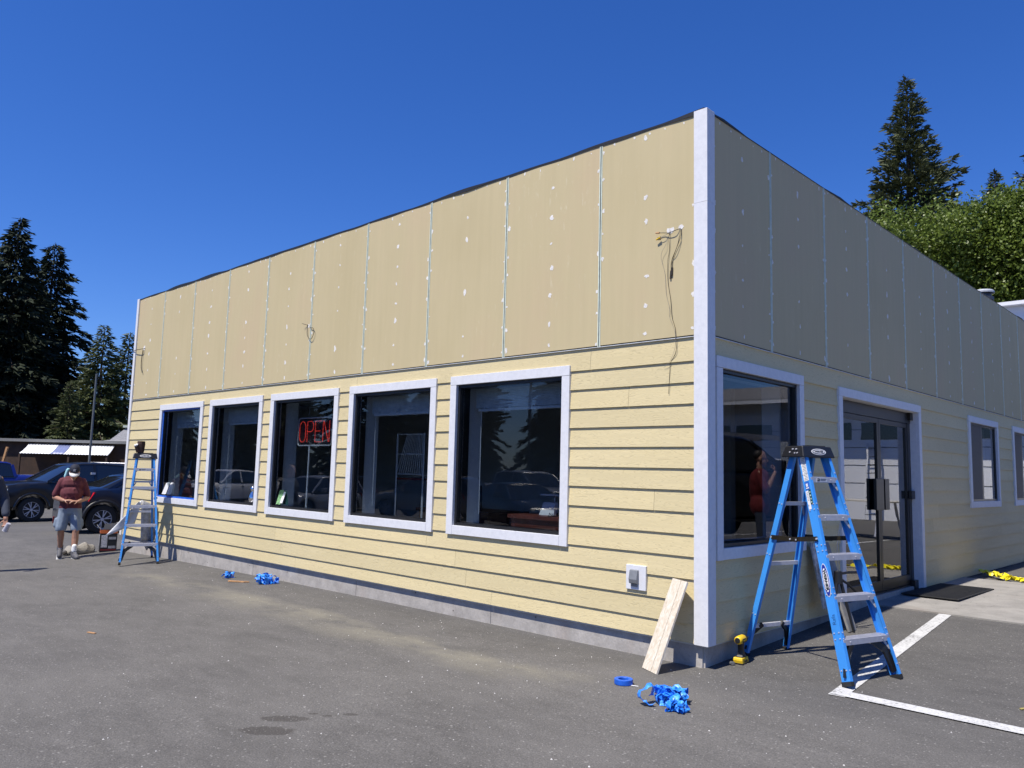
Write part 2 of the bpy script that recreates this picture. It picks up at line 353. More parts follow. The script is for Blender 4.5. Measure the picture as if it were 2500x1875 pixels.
# tinted glass
def glass(name, tint, refl=1.0, ior=1.5, gain=1.4):
    m = bpy.data.materials.new(name); m.use_nodes = True; t = m.node_tree; t.nodes.clear()
    out = node(t, 'ShaderNodeOutputMaterial'); fr = node(t, 'ShaderNodeFresnel'); fr.inputs[0].default_value = ior
    tr = node(t, 'ShaderNodeBsdfTransparent'); tr.inputs[0].default_value = tuple(tint)+(1,)
    gl = node(t, 'ShaderNodeBsdfGlossy'); gl.inputs['Roughness'].default_value = 0.0; gl.inputs[0].default_value = (refl, refl, refl, 1)
    c = objcoord(t); bp = node(t, 'ShaderNodeBump'); bp.inputs['Strength'].default_value = .03; bp.inputs['Distance'].default_value = .02
    t.links.new(noise(t, c, 1.6, 2), bp.inputs['Height']); t.links.new(bp.outputs[0], gl.inputs['Normal'])
    g_ = node(t, 'ShaderNodeNewGeometry'); k_ = mathn(t, 'MULTIPLY', mathn(t, 'MINIMUM', mathn(t, 'MULTIPLY', fr.outputs[0], gain), .92), mathn(t, 'SUBTRACT', 1.0, g_.outputs['Backfacing']))
    mx = node(t, 'ShaderNodeMixShader'); t.links.new(k_, mx.inputs[0]); t.links.new(tr.outputs[0], mx.inputs[1]); t.links.new(gl.outputs[0], mx.inputs[2])
    t.links.new(mx.outputs[0], out.inputs[0]); return m
M['glass'] = glass('tinted_glass', (.72, .76, .79), .85)
M['door_glass'] = glass('mirror_glass', (.5, .52, .55), 1.0, 2.3, 1.25)
m, t, b = newmat('red_neon'); b.inputs['Base Color'].default_value = (.5, .02, .015, 1); b.inputs['Emission Color'].default_value = (1, .05, .03, 1); b.inputs['Emission Strength'].default_value = .62
n = noise(t, objcoord(t), 120, 1); t.links.new(ramp(t, n, [(.42, (.12, .004, .003)), (.6, (1, .07, .04))]), b.inputs['Emission Color']); M['neon'] = m

def text_mesh(txt, size, mat, name, parent, matrix, depth=.0012, bold=0, sx=1.0):
    cu = bpy.data.curves.new(name, 'FONT'); cu.body = txt; cu.size = size; cu.align_x = 'CENTER'; cu.align_y = 'CENTER'; cu.extrude = depth/2; cu.offset = bold; cu.resolution_u = 3
    tmp = bpy.data.objects.new('tmp', cu); COL.objects.link(tmp)
    dg = bpy.context.evaluated_depsgraph_get(); me = bpy.data.meshes.new_from_object(tmp.evaluated_get(dg)); bpy.data.objects.remove(tmp)
    me.name = name; me.transform(matrix @ Matrix.Diagonal((sx, 1, 1, 1))); me.materials.clear(); me.materials.append(mat)
    o = bpy.data.objects.new(name, me); COL.objects.link(o); o.parent = parent; return o
def plane_matrix(origin, xdir, ydir):
    x = Vector(xdir).normalized(); y = Vector(ydir); y = (y - x*y.dot(x)).normalized(); z = x.cross(y); o = Vector(origin)
    return Matrix(((x.x, y.x, z.x, o.x), (x.y, y.y, z.y, o.y), (x.z, y.z, z.z, o.z), (0, 0, 0, 1)))

# ------------------------------------------------------------------ ground
def interp(x, pts):
    if x <= pts[0][0]: return pts[0][1]
    for (a, va), (b_, vb) in zip(pts, pts[1:]):
        if x <= b_: return va+(vb-va)*(x-a)/(b_-a)
    return pts[-1][1]
ZL = [(-60, -.8), (-35, -.74), (-25.5, -.70), (-22, -.52), (-18, -.40), (-13, -.33), (-11.5, -.29), (-9.5, -.255), (-7.2, -.225), (-4.4, -.2), (0, -.185), (4, -.185)]
def gz(x, y):
    z = interp(x, ZL)
    if y > 0:
        k = min(1, max(0, (x+1.5)/1.3)); z += k*min(.165, .04*y)
    else:
        z -= .007*min(-y, 8)
        if x < -8: z -= min(1, (-8-x)/3)*.07*min(1.3, -y)
    return z
xs = sorted(set([-900, -400, -200, -120, -80, -60, -45, -35, -30, -25, -21, -17, -15] + [round(-13+.5*i, 2) for i in range(38)] + [7, 9, 12, 16, 22, 30, 50, 100, 300, 900]))
ys = sorted(set([-900, -300, -100, -50, -30, -20, -14, -11] + [round(-9+.5*i, 2) for i in range(44)] + [14, 16, 20, 26, 35, 60, 120, 300, 900]))
mb = MB(); nx = len(xs)
mb.add([(x, y, gz(x, y)) for y in ys for x in xs], [(j*nx+i, j*nx+i+1, (j+1)*nx+i+1, (j+1)*nx+i) for j in range(len(ys)-1) for i in range(nx-1)])
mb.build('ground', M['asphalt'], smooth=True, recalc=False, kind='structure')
def ground_strip(name, pts, width, mat, lift=.005, seg=.25, kind='structure'):
    mb = MB(); (ax, ay), (bx, by) = pts; L = math.hypot(bx-ax, by-ay); n = max(1, int(L/seg)); dx, dy = (bx-ax)/L, (by-ay)/L; px, py = -dy*width/2, dx*width/2
    vs = []
    for i in range(n+1):
        x, y = ax+(bx-ax)*i/n, ay+(by-ay)*i/n
        for sgn in (1, -1): X, Y = x+px*sgn, y+py*sgn; vs.append((X, Y, gz(X, Y)+lift))
    mb.add(vs, [(2*i, 2*i+1, 2*i+3, 2*i+2) for i in range(n)]); return mb.build(name, mat, recalc=False, kind=kind)
ground_strip('parking_stripe', ((.985, .04), (.72, 3.52)), .115, M['paint'])
ground_strip('parking_stripe', ((.93, .115), (6.5, .10)), .125, M['paint'], .009)
for i in range(4): ground_strip('parking_stripe', ((3.4+2.7*i, 8.5), (3.0+2.7*i, 14)), .1, M['paint'])
# concrete walk by the door
mb = MB()
N = 26
for i in range(N):
    x0, x1 = -.06+i*.6, -.06+(i+1)*.6
for (y0, y1, z0, z1) in ((3.52, 6.92, -.03, .006),):
    nn = 40; vs = []
    for i in range(nn+1):
        x = -.06 + 14*i/nn; j0 = random.uniform(-.012, .012)
        vs += [(x, y0+j0, z0-.06), (x, y0+j0, z0), (x, y1, z1), (x, y1, z1-.06)]
    mb.add(vs, [(4*i+k, 4*i+k+1, 4*(i+1)+k+1, 4*(i+1)+k) for i in range(nn) for k in range(3)] + [(0, 1, 2, 3), (4*nn+3, 4*nn+2, 4*nn+1, 4*nn)])
mb.build('pavement', M['apron'], kind='structure')

# ------------------------------------------------------------------ the shop building
LEN_L, LEN_R = 12.06, 17.0
shop = thing('shop_building', 'cream sided single storey shop with white window trim and unfinished panelled parapet', 'building')
Lw = lambda s, o, z: (-s, -o, z)
Rw = lambda s, o, z: (o, s, z)
def wbox(mb, W, s0, s1, o0, o1, z0, z1, mi=0):
    a = W(s0, o0, z0); c_ = W(s1, o1, z1)
    mb.box([min(p, q) for p, q in zip(a, c_)], [max(p, q) for p, q in zip(a, c_)], mi)
WIN_L = [(1.42, 3.085), (3.32, 4.97), (5.21, 6.89), (7.12, 8.775), (9.01, 10.68)]     # outer trim, distance from the corner
WZ = (.645, 2.313)
WIN_R = [(.115, 1.765, .645, 2.305), (7.43, 9.14, .955, 2.317), (10.12, 11.83, .955, 2.317), (13.0, 14.7, .955, 2.317)]
DOOR = (2.62, 5.25, 2.285)
TW = .094
open_L = [(a+TW, b_-TW, WZ[0]+TW, WZ[1]-TW) for a, b_ in WIN_L]
open_R = [(a+TW, b_-TW, z0+TW, z1-TW) for a, b_, z0, z1 in WIN_R] + [(DOOR[0]+TW, DOOR[1]-TW, -.2, DOOR[2]-TW)]
TOPZ = 4.363
# structural wall with openings (single part), parapet and roof
mb = MB()
def wall_with_holes(W, L, holes, o0, o1, zlo, zhi, s0=0.0):
    cuts = sorted(set([s0, L]+[h[0] for h in holes]+[h[1] for h in holes]))
    for a, c_ in zip(cuts, cuts[1:]):
        hs_ = [h for h in holes if h[0] <= a+1e-6 and h[1] >= c_-1e-6]
        if not hs_: wbox(mb, W, a, c_, o0, o1, zlo, zhi)
        else:
            h = hs_[0]
            if h[2] > zlo: wbox(mb, W, a, c_, o0, o1, zlo, h[2])
            wbox(mb, W, a, c_, o0, o1, h[3], zhi)
wall_with_holes(Lw, LEN_L, open_L, -.16, -.018, -.02, TOPZ-.01, .16)
wall_with_holes(Rw, LEN_R, open_R, -.16, -.018, -.02, TOPZ-.01, .02)
mb.box((-LEN_L, .16, -.02), (-LEN_L+.14, LEN_R, TOPZ-.01)); mb.box((-LEN_L, LEN_R, -.02), (-.02, LEN_R+.14, TOPZ-.01))
mb.build('wall', M['interior_wall'], shop)
mb = MB(); mb.box((-LEN_L+.15, .17, 3.3), (-.17, LEN_R-.01, 3.42)); mb.build('roof', M['membrane'], shop)
mb = MB(); mb.box((-LEN_L+.15, .17, 2.62), (-.17, LEN_R-.01, 2.68)); mb.build('ceiling', M['ceiling'], shop)
mb = MB(); mb.box((-LEN_L+.15, .165, -.05), (-.165, LEN_R-.01, .0)); mb.build('floor', M['interior_dark'], shop)
mb = MB(); mb.box((-LEN_L+.2, 4.8, 0.002), (-2.4, 4.92, 2.61)); mb.box((-2.52, 6.0, .002), (-2.4, LEN_R-.1, 2.61)); mb.build('inner_wall', M['interior_wall'], shop)
# foundation blocks with narrow joints
fs = [.055, 2.43, 4.72, 7.21, 9.55, LEN_L-.02]
for a, c_ in zip(fs, fs[1:]):
    mb = MB(); wbox(mb, Lw, a+.003, c_-.003, -.19, -.026, -.62, .03); mb.build('foundation_block', M['foundation'], shop)
fs = [.04, 2.6, 5.4, 8.0, 11, 14, LEN_R]
for a, c_ in zip(fs, fs[1:]):
    mb = MB(); wbox(mb, Rw, a+.003, c_-.003, -.19, -.042, -.62, .03); mb.build('foundation_block', M['foundation'], shop)
mb = MB(); wbox(mb, Rw, .2, LEN_R, -LEN_L+.02, -LEN_L+.2, -.62, .03); mb.build('foundation_block', M['foundation'], shop)
# lap boards
PITCH = .1762
courses = [0.0] + [.142+PITCH*i for i in range(13)] + [2.452]
def board(W, s0, s1, z0, z1):
    mb = MB(); prof = [(-.004, z0), (.0145, z0), (.014, z0+.004), (-.001, z1+.012), (-.012, z1+.012)]
    A = [W(s0, o, z) for o, z in prof]; B = [W(s1, o, z) for o, z in prof]; n = len(prof)
    mb.add(A+B, [tuple(range(n)), tuple(range(2*n-1, n-1, -1))]+[(i, (i+1) % n, n+(i+1) % n, n+i) for i in range(n)])
    mb.build('siding_board', M['siding'], shop)
def lay(W, L, holes, seed, zmax=2.452):
    rr = random.Random(seed)
    for ci in range(len(courses)-1):
        z0, z1 = courses[ci], courses[ci+1]
        segs = [(.075, L-.02)]
        for h in holes:
            if z1+.004 > h[2] and z0 < h[3]-.003:
                ns = []
                for a, c_ in segs:
                    if h[1]+.02 <= a or h[0]-.02 >= c_: ns.append((a, c_)); continue
                    if h[0]-.04 > a: ns.append((a, h[0]-.03))
                    if h[1]+.04 < c_: ns.append((h[1]+.03, c_))
                segs = ns
        j = rr.uniform(.4, 3.6)
        joints = []
        while j < L: joints.append(j); j += 3.658
        for a, c_ in segs:
            cuts = [a]+[q for q in joints if a+.25 < q < c_-.25]+[c_]
            for p, q in zip(cuts, cuts[1:]): board(W, p+(.0012 if p > a else 0), q-(.0012 if q < c_ else 0), z0, z1)
lay(Lw, LEN_L, open_L, 5); lay(Rw, LEN_R, open_R, 11)
# facade panels, joint strips, flashing
mbp = {}
def panel_wall(W, first, L, seedv):
    rr = random.Random(seedv)
    js = []; s_ = first
    while s_ < L-.3: js.append(s_); s_ += 1.2192
    edges = [.09]+js+[L-.05]
    put = MB()
    def spot(s0, z0, r):
        n = 9; ph = rr.uniform(0, 6.28); ctr = []
        el = rr.uniform(.75, 1.7)
        for k in range(n):
            a = 2*PI*k/n; q = r*rr.uniform(.55, 1.25); ctr.append((s0+math.cos(a)*q, z0+math.sin(a)*q*el))
        pts = [W(p, .0092, z) for p, z in ctr] + [W(p, .0072, z) for p, z in ctr]
        put.add(pts, [tuple(range(n))]+[(i, (i+1) % n, n+(i+1) % n, n+i) for i in range(n)])
    for a, c_ in zip(edges, edges[1:]):
        mb = MB(); wbox(mb, W, a+.013, c_-.013, -.004, .008, 2.472, TOPZ+rr.uniform(-.004, .004)); mb.build('facade_panel', M['panel'], shop)
        mid = (a+c_)/2 + rr.uniform(-.02, .02)
        z = 2.53
        while z < TOPZ-.05:
            if rr.random() < .93: spot(mid+rr.uniform(-.014, .014), z, rr.uniform(.012, .027))
            for e, dd in ((a, .03), (c_, -.03)):
                if rr.random() < .8: spot(e+dd+rr.uniform(-.006, .006), z+rr.uniform(-.05, .05), rr.uniform(.009, .02))
            z += rr.uniform(.2, .31)
        s2 = a+.12
        while s2 < c_-.1:
            spot(s2, TOPZ-.03+rr.uniform(-.015, .01), rr.uniform(.006, .014)); s2 += rr.uniform(.14, .24)
    o = put.build('putty_patch', M['putty'], shop); o['kind'] = 'stuff'
    for s_ in js:
        mb = MB()
        for dlt in (-.0105, .0105): wbox(mb, W, s_+dlt-.0055, s_+dlt+.0055, .0, .0125, 2.462, TOPZ-.002, 0)
        wbox(mb, W, s_-.0155, s_+.0155, -.006, .0035, 2.464, TOPZ-.004, 1)
        mb.build('joint_strip', [M['strip'], M['gap']], shop)
    mb = MB(); wbox(mb, W, .08, L-.03, -.006, .0165, 2.454, 2.459, 0); wbox(mb, W, .08, L-.03, -.006, .004, 2.4592, 2.4715, 1)
    mb.build('flashing', [M['flash'], M['gap']], shop)
panel_wall(Lw, 1.0968, LEN_L, 3); panel_wall(Rw, 1.14, LEN_R, 9)
# corner trim boards (upper and lower length on each face)
for (z0, z1) in ((-.004, 3.575), (3.5758, TOPZ+.018)):
    mb = MB(); mb.box((-.100, -.032, z0), (.027, -.004, z1)); mb.build('corner_trim', M['trim'], shop, bevel=.002)
    mb = MB(); mb.box((.004, -.0035, z0), (.0265, .092, z1)); mb.build('corner_trim', M['trim'], shop, bevel=.002)
mb = MB(); mb.box((-LEN_L-.03, -.030, -.01), (-LEN_L+.06, -.004, TOPZ+.015)); mb.box((-LEN_L-.03, -.0035, -.01), (-LEN_L-.004, .09, TOPZ+.015)); mb.build('corner_trim', M['trim'], shop, bevel=.002)
# black membrane rolled over the parapet
mb = MB(); rr = random.Random(4); vs = []; n = 90
ph = [rr.uniform(0, 6.28) for _ in range(4)]
for i in range(n+1):
    x = -LEN_L+.05 + (LEN_L-.06)*i/n
    loose = max(0, math.sin(x*1.9+ph[0])*.5+math.sin(x*4.1+ph[1])*.35+math.sin(x*.8+ph[2])*.4)
    h = TOPZ+.008+.010*abs(math.sin(x*2.7+ph[3]))+.018*loose
    yv = -.012-.008*loose
    vs += [(x, yv, TOPZ-.006+.004*math.sin(x*9)), (x, yv-.002, h), (x, .1, h+.012), (x, .17, TOPZ-.02)]
mb.add(vs, [(4*i+k, 4*i+k+1, 4*(i+1)+k+1, 4*(i+1)+k) for i in range(n) for k in range(3)]); mb.build('roof_membrane', M['membrane'], shop, recalc=False)
mb = MB(); vs = []; n = 80
for i in range(n+1):
    y = .05+(LEN_R-.1)*i/n; loose = max(0, math.sin(y*2.3+1)*.6+math.sin(y*5.2)*.5-.45)
    vs += [(.0105+.01*loose, y, TOPZ-.004), (.0125+.012*loose, y, TOPZ+.004+.022*loose), (-.1, y, TOPZ+.012+.02*loose), (-.17, y, TOPZ-.02)]
mb.add(vs, [(4*i+k, 4*i+k+1, 4*(i+1)+k+1, 4*(i+1)+k) for i in range(n) for k in range(3)]); mb.build('roof_membrane', M['membrane'], shop, recalc=False)
# roof vent pipe
mb = MB(); mb.T = Matrix.Translation((-.75, 11.9, 0)); mb.lathe([(.0, 3.42), (.165, 3.42), (.165, 4.92), (.19, 4.93), (.19, 4.99), (.15, 5.0), (.15, 5.05), (.19, 5.06), (.19, 5.11), (.0, 5.14)], 20)
vent = mb.build('roof_vent', simple('dark_vent', (.05, .055, .07), .5), shop)
mb = MB(); mb.T = Matrix.Translation((-.75, 11.9, 0)); mb.lathe([(.195, 5.066), (.205, 5.07), (.205, 5.1), (.18, 5.13), (.0, 5.15)], 20); mb.build('vent_cap', simple('pale_cap', (.4, .42, .45), .4), vent)

# windows
def make_window(W, s0, s1, z0, z1, tape=False, slider=False, blind=True, bf=.16):
    a, c_, lo, hi = s0+TW, s1-TW, z0+TW, z1-TW
    fw = .03
    mb = MB()
    for (p, q, r_, s_) in ((a-.01, c_+.01, hi-fw, hi+.005), (a-.01, c_+.01, lo-.005, lo+fw), (a-.01, a+fw, lo+fw, hi-fw), (c_-fw, c_+.01, lo+fw, hi-fw)):
        wbox(mb, W, p, q, -.15, -.004, r_, s_)
    if slider: wbox(mb, W, (a+c_)/2-.06, (a+c_)/2+.02, -.11, -.0125, lo+fw, hi-fw)
    wnd = mb.build('window', M['black_metal'], shop)
    for (p, q, r_, s_) in ((s0, s1, z1-TW, z1), (s0+TW+.002, s1-TW-.002, z0+.002, z0+TW), (s0, s0+TW, z0, z1-TW-.003), (s1-TW, s1, z0, z1-TW-.003)):
        mb = MB(); wbox(mb, W, p, q, -.004, .031, r_, s_); mb.build('trim_board', M['trim'], wnd, bevel=.002)
    px_ = -.022 if slider else -.034
    mb = MB(); wbox(mb, W, a+fw-.01, c_-fw+.01, px_-.003, px_+.003, lo+fw-.01, hi-fw+.01); mb.build('pane', M['door_glass'] if slider else M['glass'], wnd)
    if slider:
        mb = MB(); wbox(mb, W, a+fw-.005, (a+c_)/2-.03, -.017, -.013, lo+fw-.005, hi-fw+.005); mb.build('insect_screen', M['screen'], wnd)
    if blind:
        mb = MB(); top = hi-fw; bot = hi-fw-bf*(hi-lo)
        k = 0; z = top
        while z > bot+.02:
            wbox(mb, W, a+.05, c_-.05, -.225, -.221, z-.0135, z); wbox(mb, W, a+.05, c_-.05, -.222, -.212, z-.0145, z-.0125); z -= .016
        wbox(mb, W, a+.1, c_-.1, -.245, -.21, bot-.02, bot+.008)
        for q in range(4):
            x = a+.2+(c_-a-.4)*q/3; wbox(mb, W, x-.006, x+.006, -.246, -.2095, bot-.026, bot+.03)
        mb.build('blind', M['blind'], wnd)
        mb = MB(); mb.tube([W(c_-.16, -.2, bot), W(c_-.165, -.2, lo+.12)], .004); mb.build('blind_cord', M['blind'], wnd)
    mb = MB(); wbox(mb, W, a-.02, a+.004, -.36, -.1505, lo-.02, hi+.02); wbox(mb, W, c_-.004, c_+.02, -.36, -.1505, lo-.02, hi+.02); wbox(mb, W, a+.004, c_-.004, -.36, -.1505, lo-.02, lo+.01); wbox(mb, W, a+.004, c_-.004, -.36, -.1505, hi-.004, hi+.02); mb.build('reveal', M['reveal'], wnd)
    if tape:
        mb = MB(); wbox(mb, W, a+.004, c_-.004, -.003, .004, hi-.022, hi+.0); wbox(mb, W, a+.004, c_-.004, -.003, .004, lo+.002, lo+.03); wbox(mb, W, c_-.03, c_-.004, -.003, .004, lo+.03, hi-.022)
        wbox(mb, W, a+.004, a+.016, -.003, .004, lo+.03, hi-.022); mb.build('masking_tape', M['blue_tape'], wnd)
    return wnd
for i, (a, c_) in enumerate(WIN_L): make_window(Lw, a, c_, *WZ, tape=(i == 4), blind=(i != 2), bf=(.15, .145, .1, .16, .17)[i])
for i, (a, c_, z0, z1) in enumerate(WIN_R): make_window(Rw, a, c_, z0, z1, slider=(i > 0), blind=False)
# door: white trim, deep reveal, dark bronze double doors with push plates
a, c_, hi = DOOR[0]+TW, DOOR[1]-TW, DOOR[2]-TW
mb = MB()
wbox(mb, Rw, a+.005, c_-.005, -.135, -.075, hi-.14, hi-.01)
wbox(mb, Rw, a+.005, a+.06, -.13, -.08, .02, hi-.14); wbox(mb, Rw, c_-.10, c_-.005, -.13, -.08, .02, hi-.14); wbox(mb, Rw, a+.005, c_-.005, -.13, -.07, -.03, .05)
door = mb.build('entrance_door', M['bronze'], shop)
for (p, q, r_, s_) in ((DOOR[0], DOOR[1], hi, DOOR[2]), (DOOR[0], DOOR[0]+TW, -.03, hi-.003), (DOOR[1]-TW, DOOR[1], .0, hi-.003)):
    mb = MB(); wbox(mb, Rw, p, q, -.004, .031, r_, s_); mb.build('trim_board', M['trim'], door, bevel=.002)
mb = MB(); wbox(mb, Rw, c_-.004, c_+.01, -.15, -.005, .0, hi); wbox(mb, Rw, a-.01, a+.004, -.15, -.005, .0, hi); wbox(mb, Rw, a, c_, -.15, -.005, hi-.004, hi+.01); mb.build('door_reveal', M['trim'], door)
mid = 4.055
for (p, q) in ((a+.06, mid-.003), (mid+.003, c_-.10)):
    mb = MB()
    wbox(mb, Rw, p, p+.055, -.125, -.085, .055, hi-.145); wbox(mb, Rw, q-.055, q, -.125, -.085, .055, hi-.145)
    wbox(mb, Rw, p+.055, q-.055, -.125, -.085, .055, .17); wbox(mb, Rw, p+.055, q-.055, -.125, -.085, hi-.2, hi-.145)
    leaf = mb.build('door_leaf', M['bronze'], door)
    mb = MB(); wbox(mb, Rw, p+.05, q-.05, -.108, -.102, .16, hi-.19); mb.build('pane', M['door_glass'], door)
mb = MB(); wbox(mb, Rw, mid-.22, mid+.02, -.079, -.045, .98, 1.34); mb.build('push_plate', M['bronze'], door, bevel=.004)
mb = MB(); wbox(mb, Rw, mid+.06, mid+.2, -.079, -.045, .98, 1.34); mb.build('push_plate', M['bronze'], door, bevel=.004)
mb = MB(); wbox(mb, Rw, c_-.13, c_+.02, -.075, -.04, 1.1, 1.2); wbox(mb, Rw, c_-.1, c_+.03, -.08, -.04, hi-.1, hi+.0); wbox(mb, Rw, c_-.14, c_+.02, -.08, -.03, -.02, .1); mb.build('door_hinge', M['bronze'], door)
# outlet box on the sunny wall
mb = MB(); mb.box((-.757, -.031, .352), (-.556, -.004, .555)); plate = mb.build('outlet_plate', M['trim'], shop, bevel=.003)
mb = MB(); mb.prism([(-.708, -.031, .40), (-.708, -.058, .405), (-.708, -.066, .44), (-.708, -.05, .515), (-.708, -.031, .52)], (.082, 0, 0)); mb.box((-.70, -.04, .378), (-.636, -.031, .402)); mb.build('outlet_cover', simple('grey_cover', (.2, .21, .22), .3), plate, bevel=.006)
# loose wires left from old signs
mw = simple('brown_wire', (.03, .022, .015), .6); mwg = simple('grey_wire', (.3, .28, .24), .6)
def wire(pts, r, mat):
    sub = []
    for i in range(len(pts)-1):
        p0 = Vector(pts[max(i-1, 0)]); p1 = Vector(pts[i]); p2 = Vector(pts[i+1]); p3 = Vector(pts[min(i+2, len(pts)-1)])
        for k in range(5):
            u = k/5; sub.append(.5*((2*p1)+(-p0+p2)*u+(2*p0-5*p1+4*p2-p3)*u*u+(-p0+3*p1-3*p2+p3)*u**3))
    sub.append(Vector(pts[-1])); mb = MB(); mb.tube(sub, r, 5); return mb.build('loose_wire', mat, shop, smooth=True)
wy = -.014
wire([(-.343, -.004, 3.41), (-.343, -.03, 3.33), (-.346, wy, 3.23), (-.359, -.02, 3.13), (-.361, wy, 2.96), (-.333, wy, 2.79), (-.317, -.02, 2.647), (-.289, wy, 2.546), (-.276, -.025, 2.448), (-.276, -.02, 2.337), (-.331, wy, 2.259), (-.339, wy, 2.2), (-.345, -.016, 2.06), (-.35, -.016, 1.99)], .002, mw)
wire([(-.376, -.004, 3.366), (-.372, -.03, 3.28), (-.421, -.03, 3.187), (-.391, wy, 3.025), (-.377, wy, 2.852), (-.341, -.02, 2.72), (-.344, wy, 2.65), (-.308, wy, 2.562), (-.28, -.025, 2.476), (-.289, -.02, 2.366), (-.339, -.02, 2.26), (-.40, wy, 2.22)], .0014, mwg)
for pts in ([(-.234, -.004, 3.402), (-.239, -.03, 3.325), (-.262, -.02, 3.259), (-.31, wy, 3.154), (-.318, wy, 3.07)], [(-.231, -.004, 3.402), (-.234, -.025, 3.31), (-.278, -.03, 3.205), (-.326, wy, 3.128), (-.332, wy, 3.044)]):
    o = wire(pts, .0023, mw)
    mb = MB(); mb.cyl(pts[-1], (pts[-1][0]-.004, pts[-1][1], pts[-1][2]-.07), .007, .008, 8); mb.build('wire_end', mw, o)
o = wire([(-.234, -.004, 3.402), (-.279, -.03, 3.383), (-.343, -.03, 3.374), (-.392, -.025, 3.384), (-.439, -.03, 3.392)], .0028, mw)
mb = MB(); mb.cyl((-.439, -.03, 3.392), (-.475, -.032, 3.396), .008, .006, 8); mb.build('wire_end', M['tan_wood'], o)
o = wire([(-.327, -.004, 3.392), (-.384, -.03, 3.36), (-.434, -.03, 3.348)], .002, mwg)
mb = MB(); mb.cyl((-.43, -.03, 3.348), (-.47, -.033, 3.335), .009, .006, 8); mb.build('wire_end', M['yellow'], o)
wire([(-6.136, -.05, 3.238), (-6.034, -.006, 3.204), (-5.969, -.02, 3.166), (-5.892, -.03, 3.155), (-5.863, -.03, 3.101), (-5.895, -.03, 3.029), (-5.954, -.03, 3.01), (-6.02, -.03, 3.067), (-6.05, -.02, 3.155), (-6.067, -.006, 3.225)], .0036, mw)
wire([(-11.6, -.004, 3.40), (-11.66, -.06, 3.385), (-11.95, -.05, 3.39), (-12.15, -.03, 3.38)], .006, mw)
wire([(-11.66, -.02, 3.38), (-11.67, -.03, 3.21), (-11.66, -.03, 3.048), (-11.6, -.03, 2.951)], .007, mw)
mb = MB(); rr = random.Random(2)
for (px, pz, r_) in ((-.343, 3.4, .03), (-.232, 3.41, .022), (-11.63, 3.41, .05), (-6.03, 3.2, .02)):
    n = 10; pts = []
    for k in range(n): a = 2*PI*k/n; q = r_*rr.uniform(.6, 1.4); pts.append((px+math.cos(a)*q, pz+math.sin(a)*q))
    mb.add([(x, -.0098, z) for x, z in pts]+[(x, -.0076, z) for x, z in pts], [tuple(range(n))]+[(i, (i+1) % n, n+(i+1) % n, n+i) for i in range(n)])
o = mb.build('putty_patch', M['putty'], shop); o['kind'] = 'stuff'

# ------------------------------------------------------------------ OPEN sign in the third window
sg = thing('open_sign', 'red tube OPEN sign in a rounded black frame hanging inside the middle sunny window', 'sign', (-6.07, .2, 1.785))
def rrect(wd, ht, r, n=6):
    pts = []
    for cx, cy, a0 in ((wd/2-r, ht/2-r, 0), (-wd/2+r, ht/2-r, PI/2), (-wd/2+r, -ht/2+r, PI), (wd/2-r, -ht/2+r, 1.5*PI)):
        for k in range(n+1): a = a0+PI/2*k/n; pts.append((cx+math.cos(a)*r, cy+math.sin(a)*r))
    return pts
mb = MB(); mb.prism([(x, 0, z) for x, z in rrect(.82, .37, .04)], (0, .04, 0)); mb.build('back_panel', M['black_plastic'], sg)
mb = MB(); pts = [(x, -.004, z) for x, z in rrect(.83, .375, .045)]; mb.tube(pts+[pts[0]], .009, 6); mb.build('border_tube', simple('pale_tube', (.5, .52, .55), .4), sg)
def letter(strokes, x0, wd, ht):
    mb = MB()
    for st in strokes: mb.tube([(x0+u*wd, -.018, (v-.5)*ht) for u, v in st], .0056, 7)
    mb.build('letter', M['neon'], sg)
arc = lambda cx, cy, rx, ry, a0, a1, n=14: [(cx+rx*math.cos(rad(a0+(a1-a0)*k/n)), cy+ry*math.sin(rad(a0+(a1-a0)*k/n))) for k in range(n+1)]
letter([arc(.5, .7, .5, .3, 0, 180)+[(0, .3)]+arc(.5, .3, .5, .3, 180, 360)+[(1, .7)]], -.36, .15, .28)
letter([[(0, 0), (0, 1)]+[(.6, 1)]+arc(.6, .75, .4, .25, 90, -90)+[(0, .5)]], -.165, .15, .28)
letter([[(1, 0), (0, 0), (0, 1), (1, 1)], [(0, .52), (.8, .52)]], .03, .15, .28)
letter([[(0, 0), (0, 1), (.1, 1), (.9, 0), (1, 0), (1, 1)]], .22, .15, .28)
mb = MB(); mb.tube([(-.2, .02, .19), (-.2, .03, .8)], .003); mb.tube([(.2, .02, .19), (.2, .03, .8)], .003); mb.build('hanging_chain', M['steel'], sg)
mb = MB(); mb.tube([(-.12, .0, -.19), (-.13, .0, -1.02)], .012, 8); mb.build('support_rod', M['white_plastic'], sg)

